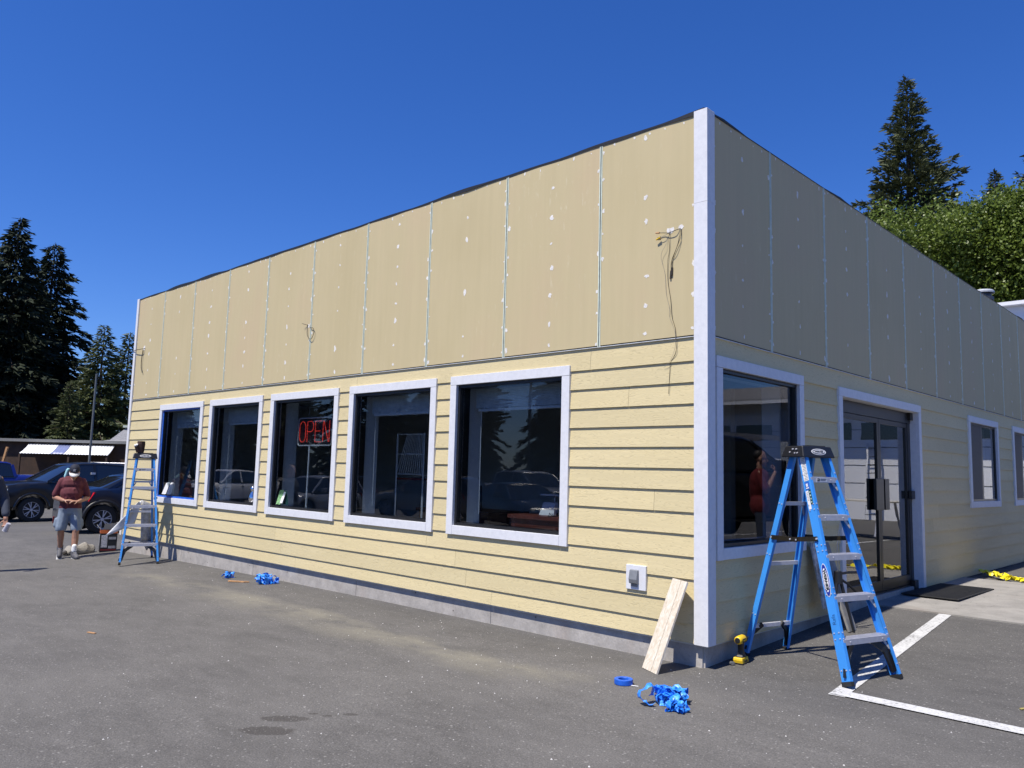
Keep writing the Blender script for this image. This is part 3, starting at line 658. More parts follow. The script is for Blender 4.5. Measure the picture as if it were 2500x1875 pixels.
# ------------------------------------------------------------------ things inside the shop
def desk(loc, wd, dp, ht, label):
    t = thing('desk', label, 'desk', loc)
    mb = MB(); mb.box((-wd/2, -dp/2, ht-.04), (wd/2, dp/2, ht)); mb.build('desk_top', M['wood_red'], t, bevel=.004)
    mb = MB(); mb.box((-wd/2+.03, -dp/2+.03, 0), (wd/2-.03, -dp/2+.06, ht-.04)); mb.build('modesty_panel', M['wood_red'], t)
    for sx in (-1, 1): mb = MB(); mb.box((sx*(wd/2-.03)-.015, -dp/2+.06, 0), (sx*(wd/2-.03)+.015, dp/2-.03, ht-.04)); mb.build('side_panel', M['wood_red'], t)
    return t
desk((-1.95, .75, 0), 1.3, .7, .87, 'red brown desk behind the window nearest the corner')
desk((-3.9, 1.1, 0), 1.3, .7, .84, 'red brown desk behind the second window from the corner')
def chair(loc, rz, label):
    t = thing('office_chair', label, 'chair', loc, rz, 'office chairs in the shop')
    mb = MB(); mb.box((-.24, -.24, .44), (.24, .24, .52)); mb.build('seat', M['black_plastic'], t, bevel=.03)
    mb = MB(); mb.prism([(-.23, .2, .6), (.23, .2, .6), (.2, .26, 1.15), (-.2, .26, 1.15)], (0, .06, 0)); mb.build('backrest', M['black_plastic'], t, bevel=.03)
    mb = MB(); mb.cyl((0, 0, .1), (0, 0, .44), .03); mb.build('pedestal', M['steel'], t)
    for k in range(5): a = 2*PI*k/5; mb = MB(); mb.bar((0, 0, .1), (.28*math.cos(a), .28*math.sin(a), .04), .05, .03); mb.build('leg', M['black_plastic'], t)
chair((-3.6, .6, 0), .5, 'dark office chair at the desk behind the second window'); chair((-6.4, 1.2, 0), 2.2, 'dark office chair behind the sign window')
t = thing('paper_holder', 'white paper holder on the red brown desk', 'paper holder', (-2.25, .62, .87))
mb = MB(); mb.prism([(-.1, 0, 0), (.1, 0, 0), (.08, .05, .13), (-.08, .05, .13)], (0, .05, 0)); mb.build('tray', M['white_paper'], t)
mb = MB(); mb.box((-.16, .08, .2), (.14, .24, .215)); mb.cyl((-.02, .16, 0), (-.02, .16, .2), .012); mb.build('lamp_shelf', M['white_plastic'], t)
t = thing('desk_cables', 'tangle of thin cables on the edge of the red brown desk', 'cables', (-1.85, .45, .87))
mb = MB()
for k in range(7):
    p = Vector((random.uniform(-.1, .1), 0, .01)); pts = [p]
    for q in range(7): p = p+Vector((random.uniform(-.06, .06), random.uniform(-.03, .06), random.uniform(-.03, .04))); p.z = max(.006, p.z); pts.append(p.copy())
    mb.tube(pts, .004, 5)
mb.build('cable', M['black_plastic'], t)
t = thing('leaflet_stand', 'green and white leaflet stand on the sill of the sign window', 'leaflet', (-6.55, .02, .79))
mb = MB(); mb.prism([(-.09, -.02, 0), (.02, -.02, 0), (.015, .03, .19), (-.085, .03, .19)], (0, .012, 0)); mb.build('leaflet', simple('green_leaflet', (.2, .38, .16), .6, var=.6, scale=30), t)
mb = MB(); mb.prism([(.01, -.022, .02), (.075, -.022, .02), (.07, .03, .17), (.012, .03, .17)], (0, .004, 0)); mb.build('card', M['white_paper'], t)
mb = MB(); mb.prism([(.02, .02, 0), (.13, .04, 0), (.05, .05, .19), (.02, .05, .19)], (0, .004, 0)); mb.build('back_strut', simple('teal_card', (.05, .16, .13), .6), t)
for k, (x, rz, lb) in enumerate(((-10.33, .3, 'left white carton standing on the sill of the taped window'), (-10.16, -.25, 'right white carton standing on the sill of the taped window'))):
    t = thing('carton', lb, 'carton', (x, .02, .79), rz)
    mb = MB(); mb.prism([(-.05, -.03, 0), (.05, -.03, 0), (.09, .0, .17), (.0, .0, .17)], (0, .05, 0)); mb.build('body', M['white_paper'], t)
    mb = MB(); mb.prism([(.0, -.001, .171), (.09, -.001, .171), (.075, .02, .2), (.015, .02, .2)], (0, .02, 0)); mb.build('flap', M['white_paper'], t)
t = thing('figurine', 'small pale figurine on the sill of the second window from the far end', 'figurine', (-7.35, .03, .79))
mb = MB(); mb.lathe([(0, 0), (.05, 0), (.055, .06), (.035, .12), (.02, .14), (.035, .17), (.035, .2), (0, .225)], 12); mb.build('body', M['chrome'], t, smooth=True)
t = thing('wire_rack', 'white wire rack with red shelf beside the second window from the corner', 'rack', (-4.55, .62, 0))
mb = MB()
for k in range(12): mb.tube([(-.25+.045*k, 0, 1.25), (-.05+.045*k*.6, 0, 1.75)], .005, 4)
for z in (1.25, 1.5, 1.75): mb.tube([(-.25, 0, z), (.28, 0, z)], .007, 4)
for x in (-.25, .28): mb.tube([(x, 0, 0), (x, 0, 1.76)], .012, 5)
mb.build('rack_grid', M['white_plastic'], t); mb = MB(); mb.box((-.25, 0, 1.18), (.28, .3, 1.2)); mb.build('shelf', M['red_shirt'], t)

# ------------------------------------------------------------------ step ladders
def step_ladder(label, loc, rz):
    t = thing('step_ladder', label, 'ladder', loc, rz, 'blue step ladders')
    H = 1.66
    hw0, hw1 = .285, .142            # half width bottom / top
    fy0, fy1 = 0.0, .50; ry0, ry1 = 1.02, .60
    def railpt(side, front, u): # u 0..1
        x = side*(hw0+(hw1-hw0)*u) if front else side*((hw0-.035)+(hw1-.02-hw0+.035)*u)
        y = fy0+(fy1-fy0)*u if front else ry0+(ry1-ry0)*u
        return Vector((x, y, H*u+.02))
    for front in (True, False):
        dp = .078 if front else .05; fl = .028
        for side in (-1, 1):
            p0, p1 = railpt(side, front, 0), railpt(side, front, 1)
            d = (p1-p0).normalized(); ax = Vector((side, 0, 0)); ax = (ax-d*ax.dot(d)).normalized(); ay = d.cross(ax)
            if ay.y < 0: ay = -ay
            sec = [(0, -dp/2), (0, dp/2), (-fl, dp/2), (-fl, dp/2-.006), (-.005, dp/2-.006), (-.005, -dp/2+.006), (-fl, -dp/2+.006), (-fl, -dp/2)]
            mb = MB(); mb.loft([[p+ax*a+ay*b_ for a, b_ in sec] for p in (p0, p1)]); r_ = mb.build('rail', M['blue_fiber'], t)
            mb = MB(); f0 = p0-d*.02; mb.loft([[p+ax*a+ay*b_ for a, b_ in [(.004, -dp/2-.003), (.004, dp/2+.003), (-fl-.004, dp/2+.003), (-fl-.004, -dp/2-.003)]] for p in (f0, p0+d*.012)]); mb.build('foot', M['rubber'], t)
            mb = MB()
            for u in ((.175, .2, .36, .385, .545, .57, .73, .755, .9, .05) if front else (.2, .5, .75)):
                for e in (-.4, .4):
                    q = p0+(p1-p0)*u+ay*dp*e*.7; mb.cyl(q+ax*.0005, q+ax*.005, .006, .005, 6)
                q = p0+(p1-p0)*u-ax*.014-ay*(dp/2 if front else -dp/2)
                mb.cyl(q, q-ay*(.005 if front else -.005), .005, .005, 6)
            mb.build('rivet', M['alu'], t)
            # moulded black brace at the foot
            a0 = p0+(p1-p0)*.02-ax*.012; b0 = p0+(p1-p0)*(.17 if front else .155)
            b0 = Vector((side*.11, b0.y, b0.z-.02)); mid = (a0+b0)/2+Vector((side*.028, 0, .035))
            mb = MB(); mb.bar(a0, mid, .055 if front else .035, .02, (0, 1, 0)); mb.bar(mid, b0, .05 if front else .035, .02, (0, 1, 0)); mb.build('foot_brace', M['black_plastic'], t)
    # treads
    for k in range(5):
        u = (k+1)*.298/H*.985; a = railpt(-1, True, u); b_ = railpt(1, True, u)
        mb = MB(); x0, x1 = a.x+.006, b_.x-.006; y = a.y; z = a.z
        sec = [(-.047, .0), (-.047, -.042), (-.043, -.042), (-.043, -.006), (.036, -.006), (.036, -.03), (.04, -.03), (.04, .0)]
        mb.loft([[(x, y+p, z+q) for p, q in sec] for x in (x0, x1)])
        for q in range(7): yy_ = y-.038+q*.012; mb.box((x0+.004, yy_, z+.0002), (x1-.004, yy_+.004, z+.003))
        st = mb.build('step', M['alu'], t)
        mb = MB()
        for xx in (x0+.075, x1-.075): mb.cyl((xx, y-.047, z-.02), (xx, y-.051, z-.02), .006, .005, 8)
        mb.build('rivet', M['alu'], st)
        if k in (0, 1, 3, 4):
            for side in (-1, 1):
                p = railpt(side, True, u-.06); mb = MB(); mb.bar((p.x-side*.012, p.y-.02, p.z), (p.x-side*.075, y-.02, z-.008), .02, .004, (0, 1, 0)); mb.build('step_brace', M['alu'], t)
        if k == 4:
            mb = MB(); mb.box((-.09, y-.0492, z-.036), (.03, y-.0478, z-.006)); lb = mb.build('label', M['white_paper'], st)
            mb = MB(); mb.box((-.085, y-.0500, z-.032), (-.058, y-.0492, z-.01)); mb.box((-.05, y-.0500, z-.016), (.02, y-.0492, z-.0115)); mb.box((-.05, y-.0500, z-.025), (.01, y-.0492, z-.021)); mb.build('label_print', M['black_plastic'], st)
    for u, rb in ((.145, .022), (.46, .018), (.76, .022)):
        a = railpt(-1, False, u); b_ = railpt(1, False, u); mb = MB(); sec = [(-.004, 0), (-.004, -.03), (0, -.03), (0, -.004), (.028, -.004), (.028, 0)]
        mb.loft([[(x, a.y+p, a.z+q) for p, q in sec] for x in (a.x+.006, b_.x-.006)]); mb.build('rear_bar', M['alu'], t)
        if u > .7:
            for side in (-1, 1): p = railpt(side, False, u-.07); mb = MB(); mb.bar((p.x-side*.01, p.y, p.z), (p.x-side*.07, a.y, a.z-.01), .018, .004, (0, 1, 0)); mb.build('step_brace', M['alu'], t)
    # spreaders
    for side in (-1, 1):
        a = railpt(side, True, .60); b_ = railpt(side, False, .585); a.x += side*.008; b_.x += side*.008; mid = (a+b_)/2+Vector((0, 0, -.012))
        mb = MB(); mb.bar(a, mid+(mid-a).normalized()*.04, .006, .036); mb.bar(mid-(b_-mid).normalized()*.04+Vector((side*.007, 0, 0)), b_+Vector((side*.007, 0, 0)), .006, .036)
        sp_ = mb.build('spreader', simple('spreader_bar', (.055, .045, .03), .4, .6), t)
        mb = MB()
        for q in (a, mid+Vector((0, .03, 0)), mid-Vector((0, .03, 0)), b_): mb.cyl((q.x+side*.003, q.y, q.z), (q.x+side*.014, q.y, q.z), .008, .007, 8)
        mb.build('rivet', M['alu'], sp_)
    # cap
    z0, z1 = H-.015, H+.075; cy = (fy1+ry1)/2
    mb = MB(); bw, bd, tw, td = .186, .115, .166, .088
    mb.loft([[(-bw, cy-bd, z0), (bw, cy-bd, z0), (bw, cy+bd, z0), (-bw, cy+bd, z0)], [(-tw, cy-td, z1), (tw, cy-td, z1), (tw, cy+td, z1), (-tw, cy+td, z1)]])
    cp = mb.build('cap', M['black_plastic'], t, bevel=.008)
    mb = MB(); mb.box((-.09, cy-td+.01, z1-.002), (.11, cy-.02, z1+.006)); mb.build('cap_tray', M['black_plastic'], cp)
    ctr = Vector((0.0, cy-(bd+td)/2-.0015, (z0+z1)/2)); mt = plane_matrix(ctr, (1, 0, 0), (0, bd-td, z1-z0))
    def oval(name, rx, ry, mat, off, parent, mt):
        mb = MB(); n = 28; mb.T = mt; mb.prism([(rx*math.cos(2*PI*k/n), ry*math.sin(2*PI*k/n), off) for k in range(n)], (0, 0, .0012)); return mb.build(name, mat, parent)
    oval('logo', .085, .026, M['white_paper'], .0, cp, mt); oval('logo_ring', .073, .02, M['black_plastic'], .0014, cp, mt); oval('logo_field', .066, .0145, M['white_paper'], .0028, cp, mt)
    text_mesh('WERNER', .022, M['black_plastic'], 'lettering', cp, mt @ Matrix.Translation((0, 0, .0045)), bold=.0006, sx=1.15)
    mb = MB()
    for (yy_, zz_) in ((-.035, .03), (0.0, .03), (-.02, -.022), (.03, -.01), (-.045, -.02)): mb.cyl((-bw+.012-.0, cy+yy_, (z0+z1)/2+zz_*.6), (-bw+.002, cy+yy_, (z0+z1)/2+zz_*.6), .007, .006, 8)
    mb.build('rivet', M['alu'], cp)
    # stickers on the outer face of the near front rail
    p0, p1 = railpt(-1, True, 0), railpt(-1, True, 1); d = (p1-p0).normalized(); ax = Vector((-1, 0, 0)); ax = (ax-d*ax.dot(d)).normalized(); ay = d.cross(ax); ay = -ay if ay.y < 0 else ay
    def stick(name, u0, u1, w0, w1, mat, off=.0012):
        mb = MB(); a = p0+(p1-p0)*u0; c_ = p0+(p1-p0)*u1
        mb.prism([a+ay*w0+ax*off, a+ay*w1+ax*off, c_+ay*w1+ax*off, c_+ay*w0+ax*off], ax*.0008); return mb.build(name, mat, t)
    wl = stick('warning_label', .865, .978, -.026, .022, M['white_paper'])
    g_ = simple('grey_print', (.3, .3, .3), .8)
    for k in range(15): stick('print_line', 0.870+k*.0070, .8725+k*.0070, -.022, .017-(k % 3)*.006, g_, .0022)
    stick('rating_label', .825, .86, -.02, .022, simple('blue_print', (.03, .12, .5), .5)); stick('rating_mark', .838, .852, -.006, .012, M['white_paper'], .0022); stick('rating_mark', .829, .834, -.012, .016, M['white_paper'], .0022)
    stick('size_label', .755, .822, -.022, .0, simple('dark_teal_print', (.012, .05, .06), .5)); stick('barcode_label', .735, .82, .0015, .028, M['white_paper'])
    for k in range(6): stick('print_line', 0.775+k*.007, .777+k*.007, .006, .022, g_, .0022)
    for k in range(4): stick('size_mark', 0.762+.015*k, .769+.015*k, -.017, -.006, simple('pale_print', (.4, .55, .5), .5), .0022)
    u = .42; ctr = p0+(p1-p0)*u+ax*.0012; mt = plane_matrix(ctr, -d, ax.cross(-d)); n = 32
    def lens_shape(rx, ry, off, mat, name):
        mb = MB(); mb.T = mt; mb.prism([(rx*math.cos(2*PI*k/n), ry*math.sin(2*PI*k/n)*(1 if abs(math.cos(2*PI*k/n)) < .98 else .8), off) for k in range(n)], (0, 0, .0008)); return mb.build(name, mat, t)
    lens_shape(.125, .031, 0, M['white_paper'], 'brand_rim'); lens_shape(.119, .027, .001, simple('deep_blue_print', (.01, .03, .3), .5), 'brand_oval'); lens_shape(.088, .021, .002, M['white_paper'], 'brand_field')
    text_mesh('WERNER', .032, M['black_plastic'], 'lettering', t, mt @ Matrix.Translation((0, 0, .0036)), bold=.0012, sx=1.2)
    ctr = p0+(p1-p0)*.255+ax*.0012; mt2 = plane_matrix(ctr, d, ax.cross(d))
    text_mesh('Rafa', .045, simple('marker_ink', (.01, .03, .1), .7), 'handwriting', t, mt2, bold=-.001)
    return t
lad = step_ladder('blue step ladder standing open on the tarmac by the building corner', (1.055, .53, gz(1.05, .53)+.006), rad(73))
lad2 = step_ladder('blue step ladder at the far end of the sunny wall, leather pouch on its cap', (-9.64, -.60, gz(-9.6, -.6)+.012), rad(71))
t = thing('tool_pouch', 'dark brown leather pouch standing on the cap of the farther ladder', 'pouch', (-10.16, -.50, gz(-9.6, -.6)+1.742), .3)
mb = MB(); mb.lathe([(.0, 0), (.045, .0), (.055, .06), (.062, .15), (.058, .2), (.045, .18), (.0, .17)], 12); mb.build('body', simple('brown_leather', (.05, .025, .018), .7, var=.5), t)
mb = MB(); mb.T = Matrix.Translation((.0, -.05, .02)) @ Matrix.Rotation(.35, 4, 'X'); mb.lathe([(.0, 0), (.03, 0), (.034, .1), (.03, .13), (0, .13)], 10); mb.build('pocket', simple('brown_leather_b', (.06, .03, .022), .7, var=.5), t)
mb = MB(); mb.T = Matrix.Translation((.0, -.085, .115)) @ Matrix.Rotation(.5, 4, 'X'); mb.lathe([(0, 0), (.03, 0), (.034, .03), (0, .035)], 10); mb.build('roll', M['white_paper'], t)

# ------------------------------------------------------------------ loose things on the ground
t = thing('plank', 'pale primed plank leaning on the sunny wall beside the corner', 'plank')
bl, br = Vector((-.385, -.325, gz(-.38, -.3)+.005)), Vector((-.192, -.418, gz(-.19, -.4)+.003)); tl, tr_ = Vector((-.305, -.016, .487)), Vector((-.128, -.135, .498))
tr_ = tl+(br-bl)*.98; nrm = (br-bl).cross(tl-bl).normalized(); nrm = -nrm if nrm.y < 0 else nrm
mb = MB(); mb.prism([bl, br, tr_, tl], nrm*.017); mb.build('board', M['plank'], t, bevel=.0015)
mb = MB(); a = bl+(br-bl)*.62-nrm*.0012; c_ = tl+(tr_-tl)*.62-nrm*.0012; mb.bar(a, c_, .0022, .0012, nrm); mb.build('pencil_line', simple('line_grey', (.3, .26, .2), .8), t)
t = thing('tape_roll', 'roll of blue masking tape lying flat on the tarmac', 'tape', (-.205, -.815, gz(-.2, -.81)+.002))
mb = MB(); mb.lathe([(.040, .0), (.066, .0), (.067, .003), (.067, .033), (.066, .036), (.040, .036), (.038, .033), (.038, .003), (.040, 0)], 40); mb.build('tape', M['blue_tape'], t, smooth=False)
mb = MB(); mb.prism([(.064, .01, .001), (.115, .025, .001), (.118, .012, .001), (.066, -.005, .001)], (0, 0, .0015)); mb.build('tape_tail', M['white_paper'], t)
# crumpled strips of blue tape: ribbons curling in space
def crumple(loc, R_, nrib, seed, label, wd=.05, stretch=(1, 1, 1)):
    rr = random.Random(seed); t = thing('crumpled_tape', label, 'tape', loc, rr.uniform(0, 6), 'crumpled balls of blue tape')
    for k in range(nrib):
        c0 = Vector((rr.gauss(0, .38)*R_*stretch[0], rr.gauss(0, .38)*R_*stretch[1], R_*.35*rr.uniform(.4, 1.6)))
        a = rr.uniform(0, 6.28); pts = []; r_ = R_*rr.uniform(.22, .55); ax = Vector((rr.gauss(0, 1), rr.gauss(0, 1), rr.gauss(0, .6))).normalized(); u = ax.orthogonal().normalized(); v_ = ax.cross(u)
        n = 16; turns = rr.uniform(.55, 1.2)
        vs = []; w_ = wd*rr.uniform(.6, 1.1)
        for i in range(n+1):
            th = a+turns*2*PI*i/n; rad_ = r_*(1+.25*math.sin(3*th+a)+rr.uniform(-.07, .07)); p = c0+u*math.cos(th)*rad_+v_*math.sin(th)*rad_*.8+ax*(i/n-.5)*r_
            tilt = (ax+u*.5*math.sin(2*th+a)+v_*rr.uniform(-.35, .35)).normalized()
            for sg_, cr in ((-.5, 0), (-.17, rr.uniform(-.006, .006)), (.17, rr.uniform(-.006, .006)), (.5, 0)):
                q = p+tilt*w_*sg_+u*cr; q.z = max(.002, q.z); vs.append(q)
        mb = MB(); mb.add(vs, [(4*i+j, 4*i+j+1, 4*(i+1)+j+1, 4*(i+1)+j) for i in range(n) for j in range(3)])
        o = mb.build('tape_strip', M['blue_film'], t, recalc=False); s_ = o.modifiers.new('thick', 'SOLIDIFY'); s_.thickness = .0012
    return t
m, tt, b = newmat('blue_film'); c = objcoord(tt); n = noise(tt, c, 22, 3)
tt.links.new(ramp(tt, n, [(.35, (.012, .16, .68)), (.55, (.03, .27, .85)), (.7, (.16, .5, .92))]), b.inputs['Base Color']); b.inputs['Roughness'].default_value = .38; bump(tt, noise(tt, c, 60, 3), b, .5, .004); M['blue_film'] = m
crumple((.30, -.95, gz(.3, -.95)), .115, 24, 3, 'large crumpled heap of blue tape lying in front of the building corner', .055, (1.35, .9, 1))
crumple((.39, -1.10, gz(.39, -1.1)), .075, 12, 8, 'crumpled blue tape ball nearest the camera, touching the large heap', .05)
crumple((-6.35, -.24, gz(-6.35, -.24)), .13, 14, 12, 'spread crumpled blue tape by the foundation below the sign window', .06, (1.6, .8, 1))
crumple((-7.12, -.38, gz(-7.12, -.38)), .075, 9, 21, 'small crumpled blue tape ball by the foundation below the second window', .05)
t = thing('wood_scrap', 'short raw wood scrap lying on the tarmac near the foundation', 'wood scrap', (-6.65, -.50, gz(-6.65, -.5)+.004), .5)
mb = MB(); mb.prism([(-.13, 0, 0), (.1, .01, 0), (.16, .05, 0), (.13, .06, 0), (.08, .035, 0), (-.13, .03, 0)], (0, 0, .015)); mb.build('sliver', M['tan_wood'], t)
for k, (x, y, s_, lb) in enumerate(((-4.45, -3.0, .05, 'thin pale wood sliver lying alone on the open tarmac'), (2.0, .62, .05, 'yellowed leaf lying on the tarmac beyond the painted stripe'))):
    t = thing('wood_scrap' if k == 0 else 'leaf', lb, 'wood scrap' if k == 0 else 'leaf', (x, y, gz(x, y)+.003), .8*k+.3)
    mb = MB(); mb.prism([(-s_, -.008, 0), (s_, -.006, 0), (s_*1.1, .01, 0), (-s_*.9, .012, 0)], (0, 0, .006)); mb.build('sliver' if k == 0 else 'blade', M['tan_wood'] if k == 0 else simple('dry_leaf', (.4, .33, .1), .7), t)
t = thing('stone', 'small grey stone beside the drill at the shadow edge', 'stone', (.065, .27, gz(.06, .27)))
bm = bmesh.new(); bmesh.ops.create_icosphere(bm, subdivisions=2, radius=.022)
for v in bm.verts: v.co *= random.uniform(.8, 1.15); v.co.z = v.co.z*.8+.014
me = bpy.data.meshes.new('rock'); bm.to_mesh(me); bm.free(); me.materials.append(simple('grey_rock', (.09, .09, .09), .9)); o = bpy.data.objects.new('rock', me); COL.objects.link(o); o.parent = t
pebm = simple('pale_pebble', (.55, .53, .5), .8)
mb = MB(); rr = random.Random(31)
for k in range(260):
    if k < 110: x, y = rr.uniform(-9, 2.2), -abs(rr.gauss(0, 1.1))-.1
    else: x, y = rr.uniform(-3, 3), rr.uniform(-4.2, .3)
    if y > -.06 and x < .1: continue
    s_ = rr.uniform(.003, .008); z = gz(x, y); a = rr.uniform(0, 3)
    c_, q = math.cos(a)*s_, math.sin(a)*s_*.7
    mb.add([(x-c_, y-q, z), (x+q, y-c_, z), (x+c_, y+q, z), (x-q, y+c_, z), (x, y, z+s_*.9)], [(0, 1, 4), (1, 2, 4), (2, 3, 4), (3, 0, 4)])
o = mb.build('gravel', pebm, recalc=False); o['kind'] = 'stuff'; o['label'] = 'scattered pale grit on the tarmac'
# cordless drill standing on its battery
t = thing('cordless_drill', 'yellow and black cordless drill standing on its battery at the corner', 'drill', (.088, .375, gz(.09, .375)), rad(96))
mb = MB(); mb.prism([(-.062, -.04, .004), (.062, -.04, .004), (.066, -.036, .03), (.06, -.034, .05), (-.06, -.034, .05), (-.066, -.036, .03)], (0, .08, 0)); bt = mb.build('battery', M['yellow'], t, bevel=.006)
mb = MB(); mb.box((-.064, -.042, .0), (.064, .042, .010)); mb.box((-.03, -.0425, .014), (.03, -.037, .03)); mb.build('battery_band', M['black_plastic'], bt, bevel=.003)
mb = MB(); mb.loft([[(-.045, -.032, .05), (.045, -.032, .05), (.045, .032, .05), (-.045, .032, .05)], [(-.03, -.024, .068), (.035, -.024, .068), (.035, .024, .068), (-.03, .024, .068)], [(-.022, -.02, .1), (.022, -.02, .1), (.022, .02, .1), (-.022, .02, .1)], [(-.03, -.021, .16), (.014, -.021, .16), (.014, .021, .16), (-.03, .021, .16)]]); mb.build('handle', M['black_plastic'], t, bevel=.007)
mb = MB(); mb.box((.012, -.009, .115), (.034, .009, .15)); mb.build('trigger', M['rubber'], t, bevel=.003)
def yrot(prof, x0, zc, n=18):
    mb = MB(); mb.T = Matrix.Translation((x0, 0, zc)) @ Matrix.Rotation(PI/2, 4, 'Y'); mb.lathe(prof, n); return mb
yrot([(0, -.075), (.026, -.073), (.032, -.06), (.034, -.02), (.034, .03), (.031, .045), (0, .046)], 0, .185).build('motor_housing', M['yellow'], t, smooth=True)
yrot([(0, -.079), (.02, -.078), (.027, -.066), (.027, -.06), (0, -.06)], 0, .185).build('rear_cap', M['black_plastic'], t)
yrot([(0, .046), (.03, .046), (.032, .06), (.027, .085), (.02, .092), (0, .092)], 0, .185).build('gear_collar', M['black_plastic'], t)
yrot([(0, .092), (.012, .092), (.012, .115), (.0045, .117), (.004, .16), (0, .162)], 0, .185, 10).build('bit', M['steel'], t)
for sg_ in (-1, 1):
    mb = MB(); mb.box((-.045, sg_*.0335-.002, .165), (.022, sg_*.0335+.002, .198)); pl = mb.build('side_badge', M['black_plastic'], t, bevel=.002)
    text_mesh('DEWALT', .015, M['yellow'], 'lettering', t, plane_matrix((-.012, sg_*.0362, .181), (-sg_*-1 if sg_ < 0 else -1, 0, 0), (0, 0, 1)), bold=.0004)
# door mat and yellow tape on the walk
t = thing('door_mat', 'black ribbed rubber mat on the concrete walk by the door', 'mat', (.31, 5.15, -.004), rad(-1))
mb = MB(); mb.box((-.31, -.72, 0), (.31, .72, .012)); mt_ = mb.build('mat_base', M['rubber'], t, bevel=.003)
mb = MB()
for k in range(34): mb.box((-.285+k*.0168, -.69, .012), (-.275+k*.0168, .69, .016))
mb.build('rib', M['rubber'], mt_)
t = thing('caution_tape', 'loose yellow tape trailing over the ground past the door mat', 'tape', (0, 0, 0))
def ribbon(pts, wd, seed, parent):
    rr = random.Random(seed); pts = [Vector(p) for p in pts]; sub = []
    for a, c_ in zip(pts, pts[1:]):
        for k in range(7): sub.append(a.lerp(c_, k/7)+Vector((rr.uniform(-.035, .035), rr.uniform(-.05, .05), rr.uniform(0, .03))))
    vs = []
    for i, p in enumerate(sub):
        d = (sub[min(i+1, len(sub)-1)]-sub[max(0, i-1)]).normalized(); s_ = d.cross(Vector((0, 0, 1))).normalized(); roll_ = math.sin(i*.9+seed)*.9
        s_ = s_*math.cos(roll_)+Vector((0, 0, 1))*math.sin(roll_)
        for e in (-.5, .5): q = p+s_*wd*e; q.z = max(q.z, .012); vs.append(q)
    mb = MB(); mb.add(vs, [(2*i, 2*i+1, 2*i+3, 2*i+2) for i in range(len(sub)-1)]); o = mb.build('tape_strip', M['yellow_tape'], parent, recalc=False); s = o.modifiers.new('thick', 'SOLIDIFY'); s.thickness = .002
ribbon([(.03, 7.75, .03), (.2, 7.5, .03), (.36, 7.3, .03), (.42, 7.12, .03), (.6, 6.99, .03), (.78, 7.0, .03), (.95, 6.9, .03), (1.4, 6.6, .03)], .075, 2, t); ribbon([(.25, 7.4, .03), (.5, 7.2, .04), (.55, 6.98, .03), (.72, 6.93, .03), (.85, 7.0, .03)], .075, 5, t); ribbon([(.4, 7.1, .03), (.62, 6.95, .05), (.7, 7.02, .03), (.9, 6.95, .03)], .07, 9, t)
# boards and stand propped by the door
t = thing('scrap_board', 'grey weathered board propped on the shaded wall behind the ladder', 'board')
mb = MB(); mb.prism([(.30, 2.02, -.10), (.30, 2.19, -.10), (.045, 2.19, .70), (.045, 2.02, .70)], (.02, 0, .006)); mb.build('board', simple('grey_board', (.24, .235, .22), .8, var=.3, scale=9), t)
t = thing('plastic_sleeve', 'crumpled clear plastic sleeve leaning on the shaded wall beside the grey board', 'plastic sleeve')
mb = MB(); mb.prism([(.16, 1.80, .12), (.16, 1.98, .10), (.06, 1.99, .68), (.05, 1.78, .72)], (.015, 0, 0)); mb.build('sleeve', simple('crumpled_plastic', (.33, .34, .35), .25, var=.7, scale=16, bmp=.6), t)
t = thing('tripod_stand', 'black folding tripod stand with jointed arms by the shaded wall', 'tripod', (.22, 2.02, gz(.2, 2)))
for k in range(3): a = 2.1*k+.4; mb = MB(); mb.tube([(.02*math.cos(a), .02*math.sin(a), .48), (.13*math.cos(a), .13*math.sin(a), .0)], [.017, .012], 8); mb.build('leg', M['black_plastic'], t)
mb = MB(); mb.cyl((0, 0, .44), (0, 0, .56), .045, .035, 10); mb.build('head', M['black_plastic'], t, bevel=.005)
mb = MB(); mb.tube([(0, 0, .53), (.06, .1, .545), (.1, .24, .54)], .013, 8); mb.build('arm', M['black_plastic'], t)
mb = MB(); mb.tube([(0, 0, .5), (.07, .06, .44), (.12, .2, .33)], .012, 8); mb.build('arm', M['black_plastic'], t)
mb = MB(); mb.tube([(0, 0, .56), (-.01, .02, .8), (.0, .06, 1.0)], .006, 6); mb.build('rod', M['steel'], t)
# cluster behind the farther ladder
t = thing('draped_sheet', 'white sheet hanging behind the farther ladder', 'sheet', (-10.55, -.28, gz(-10.5, -.3)))
def sheet(corners, n, mat, parent, amp, seed, name='fold'):
    rr = random.Random(seed); A, B, Cc, D = [Vector(p) for p in corners]; vs = []; ph = [rr.uniform(0, 6) for _ in range(4)]
    nn = (B-A).cross(D-A).normalized()
    for i in range(n+1):
        for j in range(n+1):
            u, v = i/n, j/n; p = A*(1-u)*(1-v)+B*u*(1-v)+Cc*u*v+D*(1-u)*v
            vs.append(p+nn*amp*(math.sin(u*7+ph[0]+2*v)+.6*math.sin(v*5+ph[1]-3*u)))
    mb = MB(); mb.add(vs, [(i*(n+1)+j, (i+1)*(n+1)+j, (i+1)*(n+1)+j+1, i*(n+1)+j+1) for i in range(n) for j in range(n)]); o = mb.build(name, mat, parent, smooth=True, recalc=False); s = o.modifiers.new('thick', 'SOLIDIFY'); s.thickness = .004; return o
sheet([(.1, -.02, .98), (.08, -.10, .93), (-.05, -.52, .38), (.05, -.10, .58)], 8, M['white_plastic'], t, .012, 3)
sheet([(.1, -.02, .98), (.05, .3, .84), (.02, .26, .3), (.08, .0, .28)], 8, simple('grey_sheet', (.42, .42, .43), .6, var=.3), t, .012, 4)
